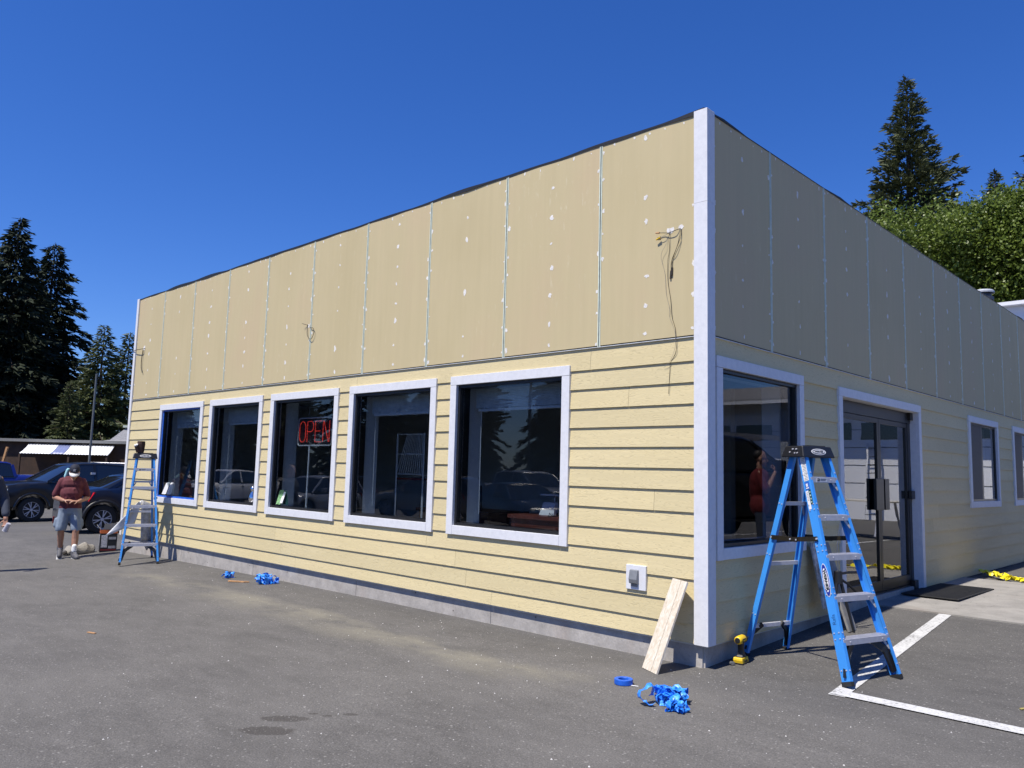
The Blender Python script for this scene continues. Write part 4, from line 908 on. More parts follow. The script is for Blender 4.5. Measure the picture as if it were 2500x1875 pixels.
sheet([(.1, .02, .3), (.05, .2, .3), (.05, .14, .14), (.06, .12, .14)], 4, simple('grey_sheet_b', (.33, .33, .34), .6, var=.3), t, .006, 5)
t = thing('carton', 'black and orange printed carton on the ground at the far end of the shop', 'carton', (-12.35, -.12, gz(-12.35, -.12)), -.3)
mb = MB(); mb.box((-.17, -.14, 0), (.17, .14, .40)); bx_ = mb.build('box_body', M['black_plastic'], t)
mb = MB(); mb.box((-.173, -.143, .33), (.173, .143, .395)); mb.build('orange_band', M['orange'], bx_)
pg = simple('print_grey', (.45, .45, .48), .7, var=.4, scale=40)
mb = MB(); mb.box((.171, -.12, .08), (.174, -.02, .3)); mb.build('panel_print', pg, bx_)
mb = MB(); mb.box((-.14, -.144, .09), (-.03, -.141, .28)); mb.build('panel_print', pg, bx_)
pg = simple('print_dim', (.3, .3, .32), .7, var=.5, scale=40)
for z in (.22, .06): mb = MB(); mb.box((.171, .0, z), (.174, .12, z+.045)); mb.build('panel_print', pg, bx_)
mb = MB(); mb.box((.171, -.13, .02), (.174, .13, .05)); mb.build('red_band', M['red_shirt'], bx_)
mb = MB(); mb.prism([(.17, -.1, .40), (.17, .14, .40), (.19, .14, .52), (.19, -.08, .5)], (-.006, 0, 0)); mb.prism([(-.17, -.14, .40), (.12, -.14, .40), (.1, -.2, .47), (-.15, -.2, .47)], (0, .005, 0)); mb.build('flap', simple('card_grey', (.33, .32, .3), .8), t)
t = thing('canvas_bag', 'slumped beige canvas bag on the tarmac beside the printed carton', 'bag', (-12.45, -.56, gz(-12.45, -.56)), .1)
bm = bmesh.new(); bmesh.ops.create_icosphere(bm, subdivisions=3, radius=.2)
for v in bm.verts:
    v.co.x *= 1.0; v.co.y *= 1.3; v.co.z = max(-.06, v.co.z*.55+.03*math.sin(v.co.x*17+v.co.y*9)+.02*math.sin(v.co.y*31))+.06; v.co += Vector((0, 0, 0))
me = bpy.data.meshes.new('bag_body'); bm.to_mesh(me); bm.free(); me.materials.append(M['canvas']); o = bpy.data.objects.new('bag_body', me); COL.objects.link(o); o.parent = t
mb = MB(); mb.cyl((.05, -.27, .04), (.1, -.34, .03), .045, .03, 8); mb.cyl((-.03, -.24, .04), (-.04, -.33, .035), .03, .03, 8); mb.build('bag_contents', simple('mixed_dark', (.1, .09, .08), .6, var=.9, scale=25), t)

# ------------------------------------------------------------------ people
def capsule(bm, p0, p1, r0, r1, seg=10):
    p0 = Vector(p0); p1 = Vector(p1); d = p1-p0; L = d.length
    q = d.to_track_quat('Z', 'Y').to_matrix().to_4x4() if L > 1e-5 else Matrix.Identity(4)
    rings = []
    for k in range(4): a = -PI/2+PI/2*k/3; rings.append((r0*math.cos(a), r0*math.sin(a)))
    for k in range(4): a = PI/2*k/3; rings.append((r1*math.cos(a), L+r1*math.sin(a)))
    vs = []
    for r_, h in rings: vs.append([bm.verts.new(Matrix.Translation(p0) @ q @ Vector((max(r_, 1e-4)*math.cos(2*PI*i/seg), max(r_, 1e-4)*math.sin(2*PI*i/seg), h))) for i in range(seg)])
    for A, B in zip(vs, vs[1:]):
        for i in range(seg): bm.faces.new((A[i], A[(i+1) % seg], B[(i+1) % seg], B[i]))
    bm.faces.new(list(reversed(vs[0]))); bm.faces.new(vs[-1])
def ellipsoid(bm, c, rx, ry, rz, rot=None):
    M_ = Matrix.Translation(c) @ (rot.to_matrix().to_4x4() if rot else Matrix.Identity(4)) @ Matrix.Diagonal((rx, ry, rz, 1))
    bmesh.ops.create_icosphere(bm, subdivisions=3, radius=1, matrix=M_)
def remeshed(name, fn, mat, parent, voxel=.009, smooth_it=4):
    bm = bmesh.new(); fn(bm); me = bpy.data.meshes.new(name); bm.to_mesh(me); bm.free()
    o = bpy.data.objects.new(name, me); COL.objects.link(o)
    r_ = o.modifiers.new('r', 'REMESH'); r_.mode = 'VOXEL'; r_.voxel_size = voxel
    s_ = o.modifiers.new('s', 'SMOOTH'); s_.iterations = smooth_it; s_.factor = .5
    dg = bpy.context.evaluated_depsgraph_get(); me2 = bpy.data.meshes.new_from_object(o.evaluated_get(dg)); o.modifiers.clear(); o.data = me2; me2.name = name
    me2.materials.clear(); me2.materials.append(mat); me2.polygons.foreach_set('use_smooth', [True]*len(me2.polygons)); o.parent = parent; return o
def cut(o, z0):            # open hem: drop everything below z0 and give the cloth a thickness
    bm = bmesh.new(); bm.from_mesh(o.data); bmesh.ops.delete(bm, geom=[v for v in bm.verts if v.co.z < z0+.006*math.sin(v.co.x*40)], context='VERTS'); bm.to_mesh(o.data); bm.free()
    s_ = o.modifiers.new('thick', 'SOLIDIFY'); s_.thickness = .006; return o
def hand(bm, wrist, dirv, palm, curl=.5, s=1.0, side=1):
    # dirv: towards the fingers; palm: palm normal; fingers curl towards the palm
    d = Vector(dirv).normalized(); n = Vector(palm); n = (n-d*n.dot(d)).normalized(); l = d.cross(n)*side; w_ = Vector(wrist)
    for e in (-.028, -.01, .01, .028): capsule(bm, w_+l*e*.6*s, w_+d*.085*s+l*e*s, .014*s, .012*s, 8)
    for e, L in ((-.033, .060), (-.0115, .075), (.0115, .08), (.033, .072)):
        p = w_+d*.088*s+l*e*s
        for k, f in enumerate((.45, .32, .25)):
            a = curl*(k+.6); q = p+(d*math.cos(a)+n*math.sin(a)).normalized()*L*f*s; capsule(bm, p, q, (.0088-.0008*k)*s, (.008-.0008*k)*s, 8); p = q
    p = w_+d*.025*s+l*.03*s; q = p+(l*.7+d*.55+n*.45).normalized()*.042*s; capsule(bm, p, q, .0115*s, .0095*s, 8); q2 = q+(d*.8+n*.6+l*.1).normalized()*.032*s; capsule(bm, q, q2, .0095*s, .008*s, 8)
def head(bm, c, tilt, s=1.0):
    # c centre, tilt: pitch forward (face towards -Y)
    R_ = Matrix.Rotation(tilt, 4, 'X'); T_ = Matrix.Translation(c) @ R_
    P = lambda x, y, z: T_ @ Vector((x*s, y*s, z*s))
    rq = (R_.to_quaternion())
    ellipsoid(bm, P(0, .012, .03), .075*s, .095*s, .088*s, rq); ellipsoid(bm, P(0, -.03, -.04), .056*s, .062*s, .07*s, rq)
    capsule(bm, P(0, -.085, .012), P(0, -.112, -.028), .009*s, .014*s); capsule(bm, P(-.022, -.088, -.066), P(.022, -.088, -.066), .009*s, .009*s)
    capsule(bm, P(-.01, -.078, -.098), P(.01, -.078, -.098), .016*s, .016*s)
    for e in (-1, 1):
        ellipsoid(bm, P(e*.077, .01, -.012), .012*s, .022*s, .033*s, rq); capsule(bm, P(e*.018, -.083, .02), P(e*.045, -.075, .022), .009*s, .008*s)
    return P, rq
# man in a maroon shirt, looking down at his hands while walking
man = thing('person', 'man walking in maroon shirt and light denim shorts looking down at his hands', 'person', (-11.95, -.93, gz(-11.95, -.93)+.0), rad(72)); man.scale = (.93, .97, 1)
HC = (0.02, -.08, 1.485)
LA, RA = Vector((-.115, .10, .165)), Vector((.12, -.17, .085))
def f(bm):
    P, rq = head(bm, HC, .55); capsule(bm, (.0, .0, 1.34), (.015, -.045, 1.43), .06, .055)
    capsule(bm, (0, .0, 1.0), (0, .0, 1.28), .12, .125); capsule(bm, (-.05, 0, .95), (.05, 0, .95), .12, .12)
    for sd, sh, el, wr in ((-1, (-.18, .0, 1.32), (-.27, .06, 1.045), (-.115, -.21, 1.0)), (1, (.18, 0, 1.32), (.27, .05, 1.04), (.125, -.22, .985))):
        capsule(bm, sh, el, .058, .046); capsule(bm, el, wr, .046, .03)
        w_ = Vector(wr); d = Vector((-sd*.9, -.35, .1)); hand(bm, w_+d*.01, d, (0, .25, -1) if True else 0, .55, 1.0, sd)
    for sd, hip, kn, an in ((-1, (-.1, 0, .9), (-.122, -.04, .50), LA), (1, (.105, 0, .9), (.12, -.10, .48), RA)):
        capsule(bm, hip, kn, .085, .062); mid = Vector(kn).lerp(Vector(an), .35)+Vector((0, .02, 0)); capsule(bm, kn, mid, .056, .06); capsule(bm, mid, an, .06, .038)
    # feet inside the shoes
    capsule(bm, LA, LA+Vector((0, -.10, -.11)), .034, .028); capsule(bm, RA, RA+Vector((.05, -.13, -.04)), .034, .028)
remeshed('body', f, M['skin'], man, .0072, 3)
def f(bm):
    capsule(bm, (-.07, .005, 1.27), (.07, .005, 1.27), .135, .135); capsule(bm, (-.04, -.01, .98), (.04, -.01, .98), .152, .152); capsule(bm, (-.045, -.02, 1.12), (.045, -.02, 1.12), .148, .148)
    capsule(bm, (-.045, 0, .88), (.045, 0, .88), .15, .15); capsule(bm, (-.09, 0, 1.35), (.09, 0, 1.35), .07, .07)
    for sd in (-1, 1): capsule(bm, (sd*.165, .0, 1.325), (sd*.255, .045, 1.10), .07, .072)
    for k in range(5): a = k*1.3; capsule(bm, (.07*math.cos(a)-.03, -.145, 1.2-.05*k), (.1*math.sin(a), -.158, 1.05-.05*k), .012, .008)
cut(remeshed('shirt', f, M['maroon'], man, .012, 5), .79)
def f(bm):
    capsule(bm, (-.045, 0, .86), (.045, 0, .86), .148, .148)
    for sd, kn in ((-1, (-.128, -.03, .52)), (1, (.125, -.065, .51))):
        capsule(bm, (sd*.085, 0, .84), kn, .108, .1)
    capsule(bm, (-.21, -.02, .66), (-.22, -.03, .57), .04, .04); capsule(bm, (.2, -.03, .65), (.21, -.045, .57), .035, .035)
    for k in range(4): capsule(bm, (.05+.03*k, -.12, .8-.06*k), (.14, -.16, .62-.02*k), .012, .01)
cut(remeshed('shorts', f, M['denim_light'], man, .012, 4), .475)
for an, toe, pit in ((LA, Vector((0, -.13, -.12)), 0), (RA, Vector((.06, -.17, -.045)), 0)):
    remeshed('sock', lambda bm: capsule(bm, an+Vector((0, .005, .13)), an+Vector((0, .005, .05)), .046, .05), M['sock'], man, .012, 2)
    def f(bm):
        capsule(bm, an+Vector((0, .01, .06)), an+Vector((0, .01, -.01)), .052, .056); capsule(bm, an+Vector((0, .035, -.04)), an+toe*.55+Vector((0, 0, -.012)), .047, .048); capsule(bm, an+toe*.5, an+toe, .05, .042)
    remeshed('shoe', f, M['shoe'], man, .011, 3)
    mb = MB(); a = an+toe*1.0; mb.bar(an+Vector((0, .07, -.072)), an+toe*1.28+Vector((0, 0, -.035)), .095, .022); mb.build('sole', simple('pale_sole', (.4, .4, .4), .8), man, bevel=.008)
    mb = MB()
    for k in range(4): q = an+toe*(.15+.16*k)+Vector((0, 0, .052-.012*k)); mb.bar(q+Vector((-.028, 0, 0)), q+Vector((.028, 0, 0)), .008, .008)
    mb.build('lace', M['sock'], man)
Rh = Matrix.Rotation(.55, 4, 'X'); Th = Matrix.Translation(HC) @ Rh
bm = bmesh.new(); bmesh.ops.create_uvsphere(bm, u_segments=24, v_segments=14, radius=1, matrix=Th @ Matrix.Translation((0, .012, .045)) @ Matrix.Diagonal((.092, .112, .1, 1)))
inv = Th.inverted(); bmesh.ops.delete(bm, geom=[v for v in bm.verts if (inv @ v.co).z < .035], context='VERTS')
me = bpy.data.meshes.new('cap'); bm.to_mesh(me); bm.free(); me.materials.append(M['navy']); me.polygons.foreach_set('use_smooth', [True]*len(me.polygons)); cap_o = bpy.data.objects.new('cap', me); COL.objects.link(cap_o); cap_o.parent = man
s_ = cap_o.modifiers.new('t', 'SOLIDIFY'); s_.thickness = .006
vs = []; n = 14
for k in range(n+1):
    a = PI*(k/n); x = -.088*math.cos(a)
    for rr_ in (0, .5, 1.0): vs.append(Th @ Vector((x, -.045-.05*math.sin(a)-.085*rr_*math.sin(a)**.7, .042-.02*rr_-.012*math.cos(a)**2)))
mb = MB(); mb.add(vs, [(3*k+j, 3*k+j+1, 3*(k+1)+j+1, 3*(k+1)+j) for k in range(n) for j in range(2)]); o = mb.build('brim', M['cap_brim'], cap_o, smooth=True, recalc=False); s_ = o.modifiers.new('t', 'SOLIDIFY'); s_.thickness = .005
mt = Th @ plane_matrix((0, -.094, .092), (1, 0, 0), (0, .45, .9))
text_mesh('N', .05, M['white_paper'], 'lettering', cap_o, mt @ Matrix.Translation((-.005, 0, .008)), .004, .0012); text_mesh('Y', .056, M['white_paper'], 'lettering', cap_o, mt @ Matrix.Translation((.006, .003, .008)), .004, .0012)
remeshed('hair', lambda bm: (ellipsoid(bm, Th @ Vector((0, .055, -.005)), .076, .07, .06),), M['hair'], man, .01, 3)
remeshed('neck_cloth', lambda bm: (capsule(bm, (-.10, .03, 1.52), (-.13, .02, 1.40), .03, .028), capsule(bm, (-.09, .06, 1.53), (.05, .09, 1.42), .03, .03)), M['teal'], man, .012, 3)
mb = MB(); mb.box((-.275, .0, .6), (-.245, .04, .72)); mb.build('red_rag', M['red_shirt'], man, bevel=.008)
# second person, mostly outside the frame
dud = thing('person', 'person in dark denim standing at the left picture edge holding a paper cup', 'person', (-10.73, -2.54, gz(-10.73, -2.54)), rad(62))
CW = Vector((.37, -.12, .80))
def f(bm):
    head(bm, (0, -.03, 1.6), .1); capsule(bm, (0, 0, 1.4), (0, -.01, 1.52), .058, .055); capsule(bm, (0, 0, 1.0), (0, 0, 1.28), .12, .13)
    capsule(bm, (-.21, 0, 1.38), (-.27, .03, 1.1), .055, .045); capsule(bm, (-.27, .03, 1.1), (-.25, -.05, .84), .045, .032)
    capsule(bm, (.21, 0, 1.38), (.29, .04, 1.1), .055, .045); capsule(bm, (.29, .04, 1.1), CW, .045, .032)
    hand(bm, (-.25, -.05, .83), (0, -.1, -1), (1, 0, 0), .3, 1, 1); hand(bm, CW, (.1, -.25, -.95), (-.25, -.9, .2), .85, 1, 1)
    for sd in (-1, 1): capsule(bm, (sd*.1, 0, .92), (sd*.11, -.02, .5), .085, .06); capsule(bm, (sd*.11, -.02, .5), (sd*.11, .02, .09), .058, .038); capsule(bm, (sd*.11, .02, .07), (sd*.12, -.14, .04), .036, .03)
remeshed('body', f, M['skin'], dud, .0085, 3)
def f(bm):
    capsule(bm, (-.07, 0, 1.29), (.07, 0, 1.29), .175, .175); capsule(bm, (-.05, 0, .95), (.05, 0, .95), .18, .18); capsule(bm, (-.05, 0, 1.04), (.05, 0, 1.22), .178, .178)
    for sd, el, wr in ((-1, (-.27, .03, 1.1), (-.25, -.04, .86)), (1, (.29, .04, 1.1), CW+Vector((-.012, .03, .07)))): capsule(bm, (sd*.19, 0, 1.37), el, .078, .068); capsule(bm, el, wr, .068, .058)
remeshed('jacket', f, M['denim_dark'], dud, .013, 4)
def f(bm):
    capsule(bm, (-.06, 0, .9), (.06, 0, .9), .15, .15)
    for sd in (-1, 1): capsule(bm, (sd*.095, 0, .86), (sd*.11, -.02, .48), .105, .082); capsule(bm, (sd*.11, -.02, .48), (sd*.11, .02, .1), .082, .075)
remeshed('trousers', f, M['denim_dark'], dud, .013, 4)
for sd in (-1, 1): remeshed('shoe', lambda bm: (capsule(bm, (sd*.11, .05, .055), (sd*.12, -.15, .045), .052, .045),), M['shoe'], dud, .012, 3)
remeshed('hair', lambda bm: (ellipsoid(bm, (0, .02, 1.655), .084, .1, .075),), M['hair'], dud, .012, 3)
cupP = dud.matrix_basis.copy()
dm = Matrix.Translation(dud.location) @ Matrix.Rotation(rad(62), 4, 'Z')
cl = dm @ (CW+Vector((.03, -.10, -.17)))
t = thing('paper_cup', 'pale paper cup held low and tilted by the person in denim', 'cup', cl); t.rotation_euler = Euler((rad(15), rad(24), rad(62)))
mb = MB(); mb.lathe([(.0, .004), (.038, .004), (.04, .0), (.03, .125), (.028, .127), (.0, .127)], 18); mb.build('cup_wall', simple('cup_paper', (.42, .41, .46), .7), t, smooth=False)
mb = MB(); mb.lathe([(.039, -.003), (.043, .002), (.039, .006)], 18); mb.build('cup_rim', simple('cup_rim_grey', (.36, .35, .38), .6), t)
# man seen only as a reflection in the shaded window
red = thing('person', 'man in red shirt raising a hand to his mouth, reflected in the shaded window', 'person', (2.2, 5.4, .0), rad(-115)); red.scale = (.86, .86, 1)
def f(bm):
    head(bm, (0, -.03, 1.6), .1); capsule(bm, (0, 0, 1.4), (0, -.01, 1.52), .058, .055); capsule(bm, (0, 0, 1.0), (0, 0, 1.28), .12, .13)
    capsule(bm, (-.21, 0, 1.38), (-.27, .03, 1.1), .055, .045); capsule(bm, (-.27, .03, 1.1), (-.25, -.05, .84), .045, .032); hand(bm, (-.25, -.05, .83), (0, -.1, -1), (1, 0, 0), .3, 1, 1)
    capsule(bm, (.21, 0, 1.38), (.27, -.12, 1.14), .055, .045); capsule(bm, (.27, -.12, 1.14), (.1, -.25, 1.4), .045, .032); hand(bm, (.1, -.25, 1.4), (-.5, .1, .8), (-.3, .9, 0), .9, 1, -1)
    for sd in (-1, 1): capsule(bm, (sd*.1, 0, .92), (sd*.11, -.02, .5), .085, .06); capsule(bm, (sd*.11, -.02, .5), (sd*.11, .02, .09), .058, .038); capsule(bm, (sd*.11, .02, .07), (sd*.12, -.14, .04), .036, .03)
remeshed('body', f, M['skin'], red, .0085, 3)
def f(bm):
    capsule(bm, (-.07, 0, 1.29), (.07, 0, 1.29), .175, .175); capsule(bm, (-.05, 0, .92), (.05, 0, .92), .18, .18); capsule(bm, (-.05, 0, 1.04), (.05, 0, 1.22), .178, .178)
    capsule(bm, (-.19, 0, 1.37), (-.26, .03, 1.14), .078, .075); capsule(bm, (.19, 0, 1.37), (.26, -.1, 1.17), .078, .075)
remeshed('shirt', f, M['red_shirt'], red, .013, 4)
def f(bm):
    capsule(bm, (-.06, 0, .9), (.06, 0, .9), .15, .15)
    for sd in (-1, 1): capsule(bm, (sd*.095, 0, .86), (sd*.11, -.02, .48), .105, .082); capsule(bm, (sd*.11, -.02, .48), (sd*.11, .02, .1), .082, .075)
remeshed('trousers', f, M['denim_dark'], red, .013, 4)
remeshed('hair', lambda bm: (ellipsoid(bm, (0, .02, 1.655), .084, .1, .075),), M['hair'], red, .012, 3)

# ------------------------------------------------------------------ vehicles (x forward, y to the left, z up)
def make_car(kind, paintm, label, loc, rz, group=None, extras=True, name=None):
    if kind == 'pickup':
        L, hwid, xf, xr, wr, arch = 2.95, .99, 1.98, -1.72, .405, .49
        top = [(-2.95, 1.30), (-2.9, 1.36), (-1.32, 1.37), (-1.28, 1.33), (1.3, 1.31), (1.6, 1.30), (2.3, 1.26), (2.72, 1.19), (2.88, 1.08), (2.93, .75), (2.95, .62)]
        rock, cab = .44, [(-1.30, 1.33), (-1.19, 1.82), (-1.02, 1.90), (-.3, 1.95), (.45, 1.93), (.66, 1.88), (1.55, 1.30)]; belt, hwr, hwb = 1.32, .74, .93
        pillars = [(.64, 1.53), (.02, .0), (-1.15, -1.27)]
    elif kind == 'sedan':
        L, hwid, xf, xr, wr, arch = 2.38, .92, 1.42, -1.38, .33, .39
        top = [(-2.38, .72), (-2.36, .98), (-2.25, 1.06), (-1.6, 1.075), (.8, .98), (1.1, .96), (1.9, .86), (2.2, .76), (2.34, .6), (2.38, .5)]
        rock, cab = .24, [(-1.85, 1.06), (-1.0, 1.37), (-.5, 1.45), (.1, 1.45), (.35, 1.40), (1.15, .97)]; belt, hwr, hwb = .98, .60, .86
        pillars = [(.33, 1.12), (-.28, -.30), (-1.05, -1.7)]
    elif kind == 'coupe':
        L, hwid, xf, xr, wr, arch = 2.3, .92, 1.45, -1.66, .345, .40
        top = [(-2.3, .62), (-2.29, .9), (-2.2, .99), (-1.75, 1.07), (-1.2, 1.09), (.8, .99), (1.1, .96), (1.9, .86), (2.1, .76), (2.26, .6), (2.3, .5)]
        rock, cab = .26, [(-1.72, 1.07), (-1.1, 1.36), (-.6, 1.45), (.1, 1.45), (.35, 1.40), (1.15, .97)]; belt, hwr, hwb = 1.0, .60, .86
        pillars = [(.33, 1.12), (-.28, -.30), (-1.0, -1.62)]
    else:  # suv
        L, hwid, xf, xr, wr, arch = 2.4, .94, 1.45, -1.4, .37, .44
        top = [(-2.4, .6), (-2.38, 1.0), (-2.3, 1.08), (.8, 1.06), (1.1, 1.05), (1.95, .98), (2.25, .88), (2.36, .7), (2.4, .55)]
        rock, cab = .32, [(-2.32, 1.07), (-2.05, 1.62), (-1.7, 1.72), (-.3, 1.77), (.3, 1.74), (.45, 1.70), (1.2, 1.06)]; belt, hwr, hwb = 1.06, .66, .88
        pillars = [(.42, 1.17), (-.25, -.27), (-1.2, -1.25), (-2.0, -2.3)]
    t = thing(name or {'pickup': 'pickup_truck', 'sedan': 'parked_car', 'coupe': 'parked_car', 'suv': 'parked_suv'}[kind], label, {'pickup': 'pickup truck'}.get(kind, 'car'), loc, rz, group)
    def zt(x): return interp(x, top)
    xs_ = sorted(set([-L, L]+[x for x, _ in top]+[-L+.12*i for i in range(int(2*L/.12))]+[c_+arch*math.cos(PI*k/12) for c_ in (xf, xr) for k in range(13)]))
    rings = []
    for x in xs_:
        zb = rock
        for c_ in (xf, xr):
            if abs(x-c_) <= arch: zb = max(zb, wr+math.sqrt(max(0, arch*arch-(x-c_)**2)))
        if x > L-.5: zb = max(zb, rock+.02)
        z1 = zt(x); h = max(.03, z1-zb); e = min(1, (L-abs(x))/.5); hw = hwid*(.86+.14*math.sqrt(max(0, 1-(1-e)**2)))
        half = [(.0, zb), (hw*.9, zb), (hw*.975, zb+.06*h), (hw, zb+.42*h), (hw*.995, zb+.62*h), (hw*.965, zb+.86*h), (hw*.90, z1-.012), (hw*.78, z1+.012), (0, z1+.03)]
        rings.append([(x, y, z) for y, z in half]+[(x, -y, z) for y, z in half[-2:0:-1]])
    mb = MB(); mb.loft(rings); body = mb.build('body', paintm, t, smooth=True)
    es = body.modifiers.new('es', 'EDGE_SPLIT'); es.split_angle = rad(38)
    # greenhouse
    def ztc(x): return interp(x, cab)
    x0, x1 = cab[0][0], cab[-1][0]; rings = []; ng = 34
    def halfsec(x):
        z1 = ztc(x); k = max(0.0, min(1, (z1-belt)/(max(z for _, z in cab)-belt))); hr = hwb+(hwr-hwb)*k
        return z1, hr
    for i in range(ng+1):
        x = x0+(x1-x0)*i/ng; z1, hr = halfsec(x)
        half = [(0, belt-.06), (hwb, belt-.05), (hwb-.004, belt), (hr, z1-.045), (hr-.05, z1-.008), (hr-.16, z1+.004), (0, z1+.02)]
        rings.append([(x, y, z) for y, z in half]+[(x, -y, z) for y, z in half[-2:0:-1]])
    mb = MB(); mb.loft(rings); gh = mb.build('windows', M['car_glass'], t, smooth=True); es = gh.modifiers.new('es', 'EDGE_SPLIT'); es.split_angle = rad(30)
    # painted roof
    fl = [i for i in range(len(cab)) if cab[i][1] > max(z for _, z in cab)-.13]; rx0, rx1 = cab[fl[0]][0]-.03, cab[fl[-1]][0]+.04
    rings = []
    for i in range(17):
        x = rx0+(rx1-rx0)*i/16; z1, hr = halfsec(x)
        half = [(0, z1-.02), (hr-.02, z1-.06), (hr+.012, z1-.055), (hr+.004, z1-.03), (hr-.04, z1+.004), (hr-.16, z1+.016), (0, z1+.034)]
        rings.append([(x, y, z) for y, z in half]+[(x, -y, z) for y, z in half[-2:0:-1]])
    mb = MB(); mb.loft(rings); mb.build('roof', paintm, t, smooth=True)
    for sd in (-1, 1):
        for (xt, xb) in pillars:
            _, hr = halfsec(xt); mb = MB(); zt_ = ztc(xt)-.03; mb.bar((xt, sd*(hr+.002), zt_), (xb, sd*(hwb+.004), belt-.01), .075 if xt > 0 or kind != 'pickup' else .12, .03, (0, sd, .3)); mb.build('pillar', paintm, t)
        mb = MB(); mb.box((x0+.1, sd*(hwb+.0)-.012, belt-.02), (x1-.25, sd*(hwb+.0)+.012, belt+.012)); mb.build('window_trim', M['black_plastic'], t)
        if extras:
            xm = pillars[0][1]-.45; mb = MB(); mb.loft([[(xm-.08, sd*(hwb+.10), belt+.02), (xm+.06, sd*(hwb+.12), belt+.03), (xm+.06, sd*(hwb+.12), belt+.2), (xm-.08, sd*(hwb+.1), belt+.21)], [(xm-.08, sd*(hwb+.32), belt+.03), (xm+.02, sd*(hwb+.31), belt+.05), (xm+.02, sd*(hwb+.31), belt+.2), (xm-.08, sd*(hwb+.32), belt+.2)]])
            mb.bar((xm, sd*hwb*.98, belt+.04), (xm, sd*(hwb+.12), belt+.07), .05, .05); mb.build('mirror', paintm if kind != 'pickup' else M['black_plastic'], t, bevel=.02)
            for dx in ((-.02, -1.0) if kind == 'pickup' else (-.15, -1.0)): mb = MB(); mb.box((dx-.1, sd*(hwid-.005)-.012, belt-.22), (dx+.1, sd*(hwid-.005)+.018, belt-.19)); mb.build('door_handle', M['chrome'] if kind != 'pickup' else M['black_plastic'], t, bevel=.006)
            for xd in (1.28 if kind == 'pickup' else .95, 0.0 if kind == 'pickup' else -.12, -1.2):
                if kind in ('sedan', 'coupe') and xd < 0: xd = -.2 if xd > -1 else -1.15
                mb = MB(); mb.box((xd-.004, sd*(hwid+.0005)-.004, rock+.1), (xd+.004, sd*(hwid+.0005)+.001, belt-.08)); mb.build('door_seam', M['gap'], t)
        for c_ in (xf, xr):
            y = sd*(hwid-.13); wl_ = MB(); n = 28
            prof = [(wr*.62, -.11), (wr*.9, -.115), (wr, -.085), (wr*1.005, 0), (wr, .085), (wr*.9, .115), (wr*.62, .11)]
            wl_.T = Matrix.Translation((c_, y, wr)); wl_.lathe(prof, n, axis='y'); wl_.lathe([(0.001, -.03), (wr*.62, -.03)], n, axis='y'); wh = wl_.build('wheel', M['rubber'], t, smooth=False)
            rm = MB(); rm.T = Matrix.Translation((c_, y, wr)); ro = sd*.095; R_ = wr*.64
            rm.lathe([(R_, ro-.01*sd), (R_, ro+.012*sd), (R_*.94, ro+.012*sd), (R_*.92, ro-.03*sd)], n, axis='y')
            for k in range(6):
                a = 2*PI*k/6+.26
                for da in (-.17, .17): rm.bar((R_*.22*math.cos(a), ro, R_*.22*math.sin(a)), (R_*.95*math.cos(a+da), ro+.004*sd, R_*.95*math.sin(a+da)), .022, .02, (0, 1, 0))
            rm.cyl((0, ro-.03*sd, 0), (0, ro+.012*sd, 0), R_*.2, R_*.18, 12); rm.build('rim', M['alu'], wh)
            hb = MB(); hb.T = Matrix.Translation((c_, y, wr)); hb.lathe([(0.001, ro-.035*sd), (R_*.93, ro-.035*sd)], n, axis='y'); hb.build('wheel_face', M['black_plastic'], wh)
            # flare
            fm = MB(); ringsf = []
            for k in range(15):
                a = PI*k/14; r1 = arch-.005; r2 = arch+.07; yy_ = sd*(hwid-.01)
                pts = [(c_+r1*math.cos(a), yy_-sd*.05, wr+r1*math.sin(a)), (c_+r1*math.cos(a), yy_+sd*.028, wr+r1*math.sin(a)), (c_+r2*math.cos(a), yy_+sd*.018, wr+r2*math.sin(a)), (c_+r2*math.cos(a), yy_-sd*.05, wr+r2*math.sin(a))]
                ringsf.append(pts)
            fm.loft(ringsf); fm.build('wheel_arch', paintm if kind == 'pickup' else M['black_plastic'], t, smooth=True)
        # lamps
        zf = zt(L-.1)
        if kind == 'pickup':
            mb = MB(); mb.loft([[(2.9, sd*.62, .82), (2.9, sd*.62, 1.06), (2.86, sd*.9, 1.06), (2.86, sd*.9, .8)], [(2.965, sd*.62, .83), (2.95, sd*.62, 1.05), (2.72, sd*.985, 1.08), (2.74, sd*.985, .80)]]); hl = mb.build('headlight', M['lens'], t)
            mb = MB(); mb.bar((2.955, sd*.63, .945), (2.80, sd*.985, .945), .02, .035); mb.bar((2.9, sd*.8, .83), (2.9, sd*.8, 1.05), .03, .03); mb.build('light_bar', M['chrome'], hl)
            mb = MB(); mb.box((-2.97, sd*.80-.12, .9), (-2.9, sd*.80+.17*max(sd, 0)+.12*0+.12, 1.25)); mb.build('tail_light', M['red_lens'], t, bevel=.01)
        else:
            zf0 = .74 if kind == 'suv' else .58
            mb = MB(); mb.loft([[(L-.16, sd*.5, zf0), (L-.2, sd*.5, zf0+.16), (L-.5, sd*.86, zf0+.2), (L-.42, sd*.88, zf0+.04)], [(L+.0, sd*.5, zf0), (L-.06, sd*.5, zf0+.15), (L-.42, sd*(hwid-.0), zf0+.2), (L-.34, sd*(hwid+.0), zf0+.05)]]); mb.build('headlight', M['lens'], t)
            z0_ = .85 if kind == 'suv' else .74
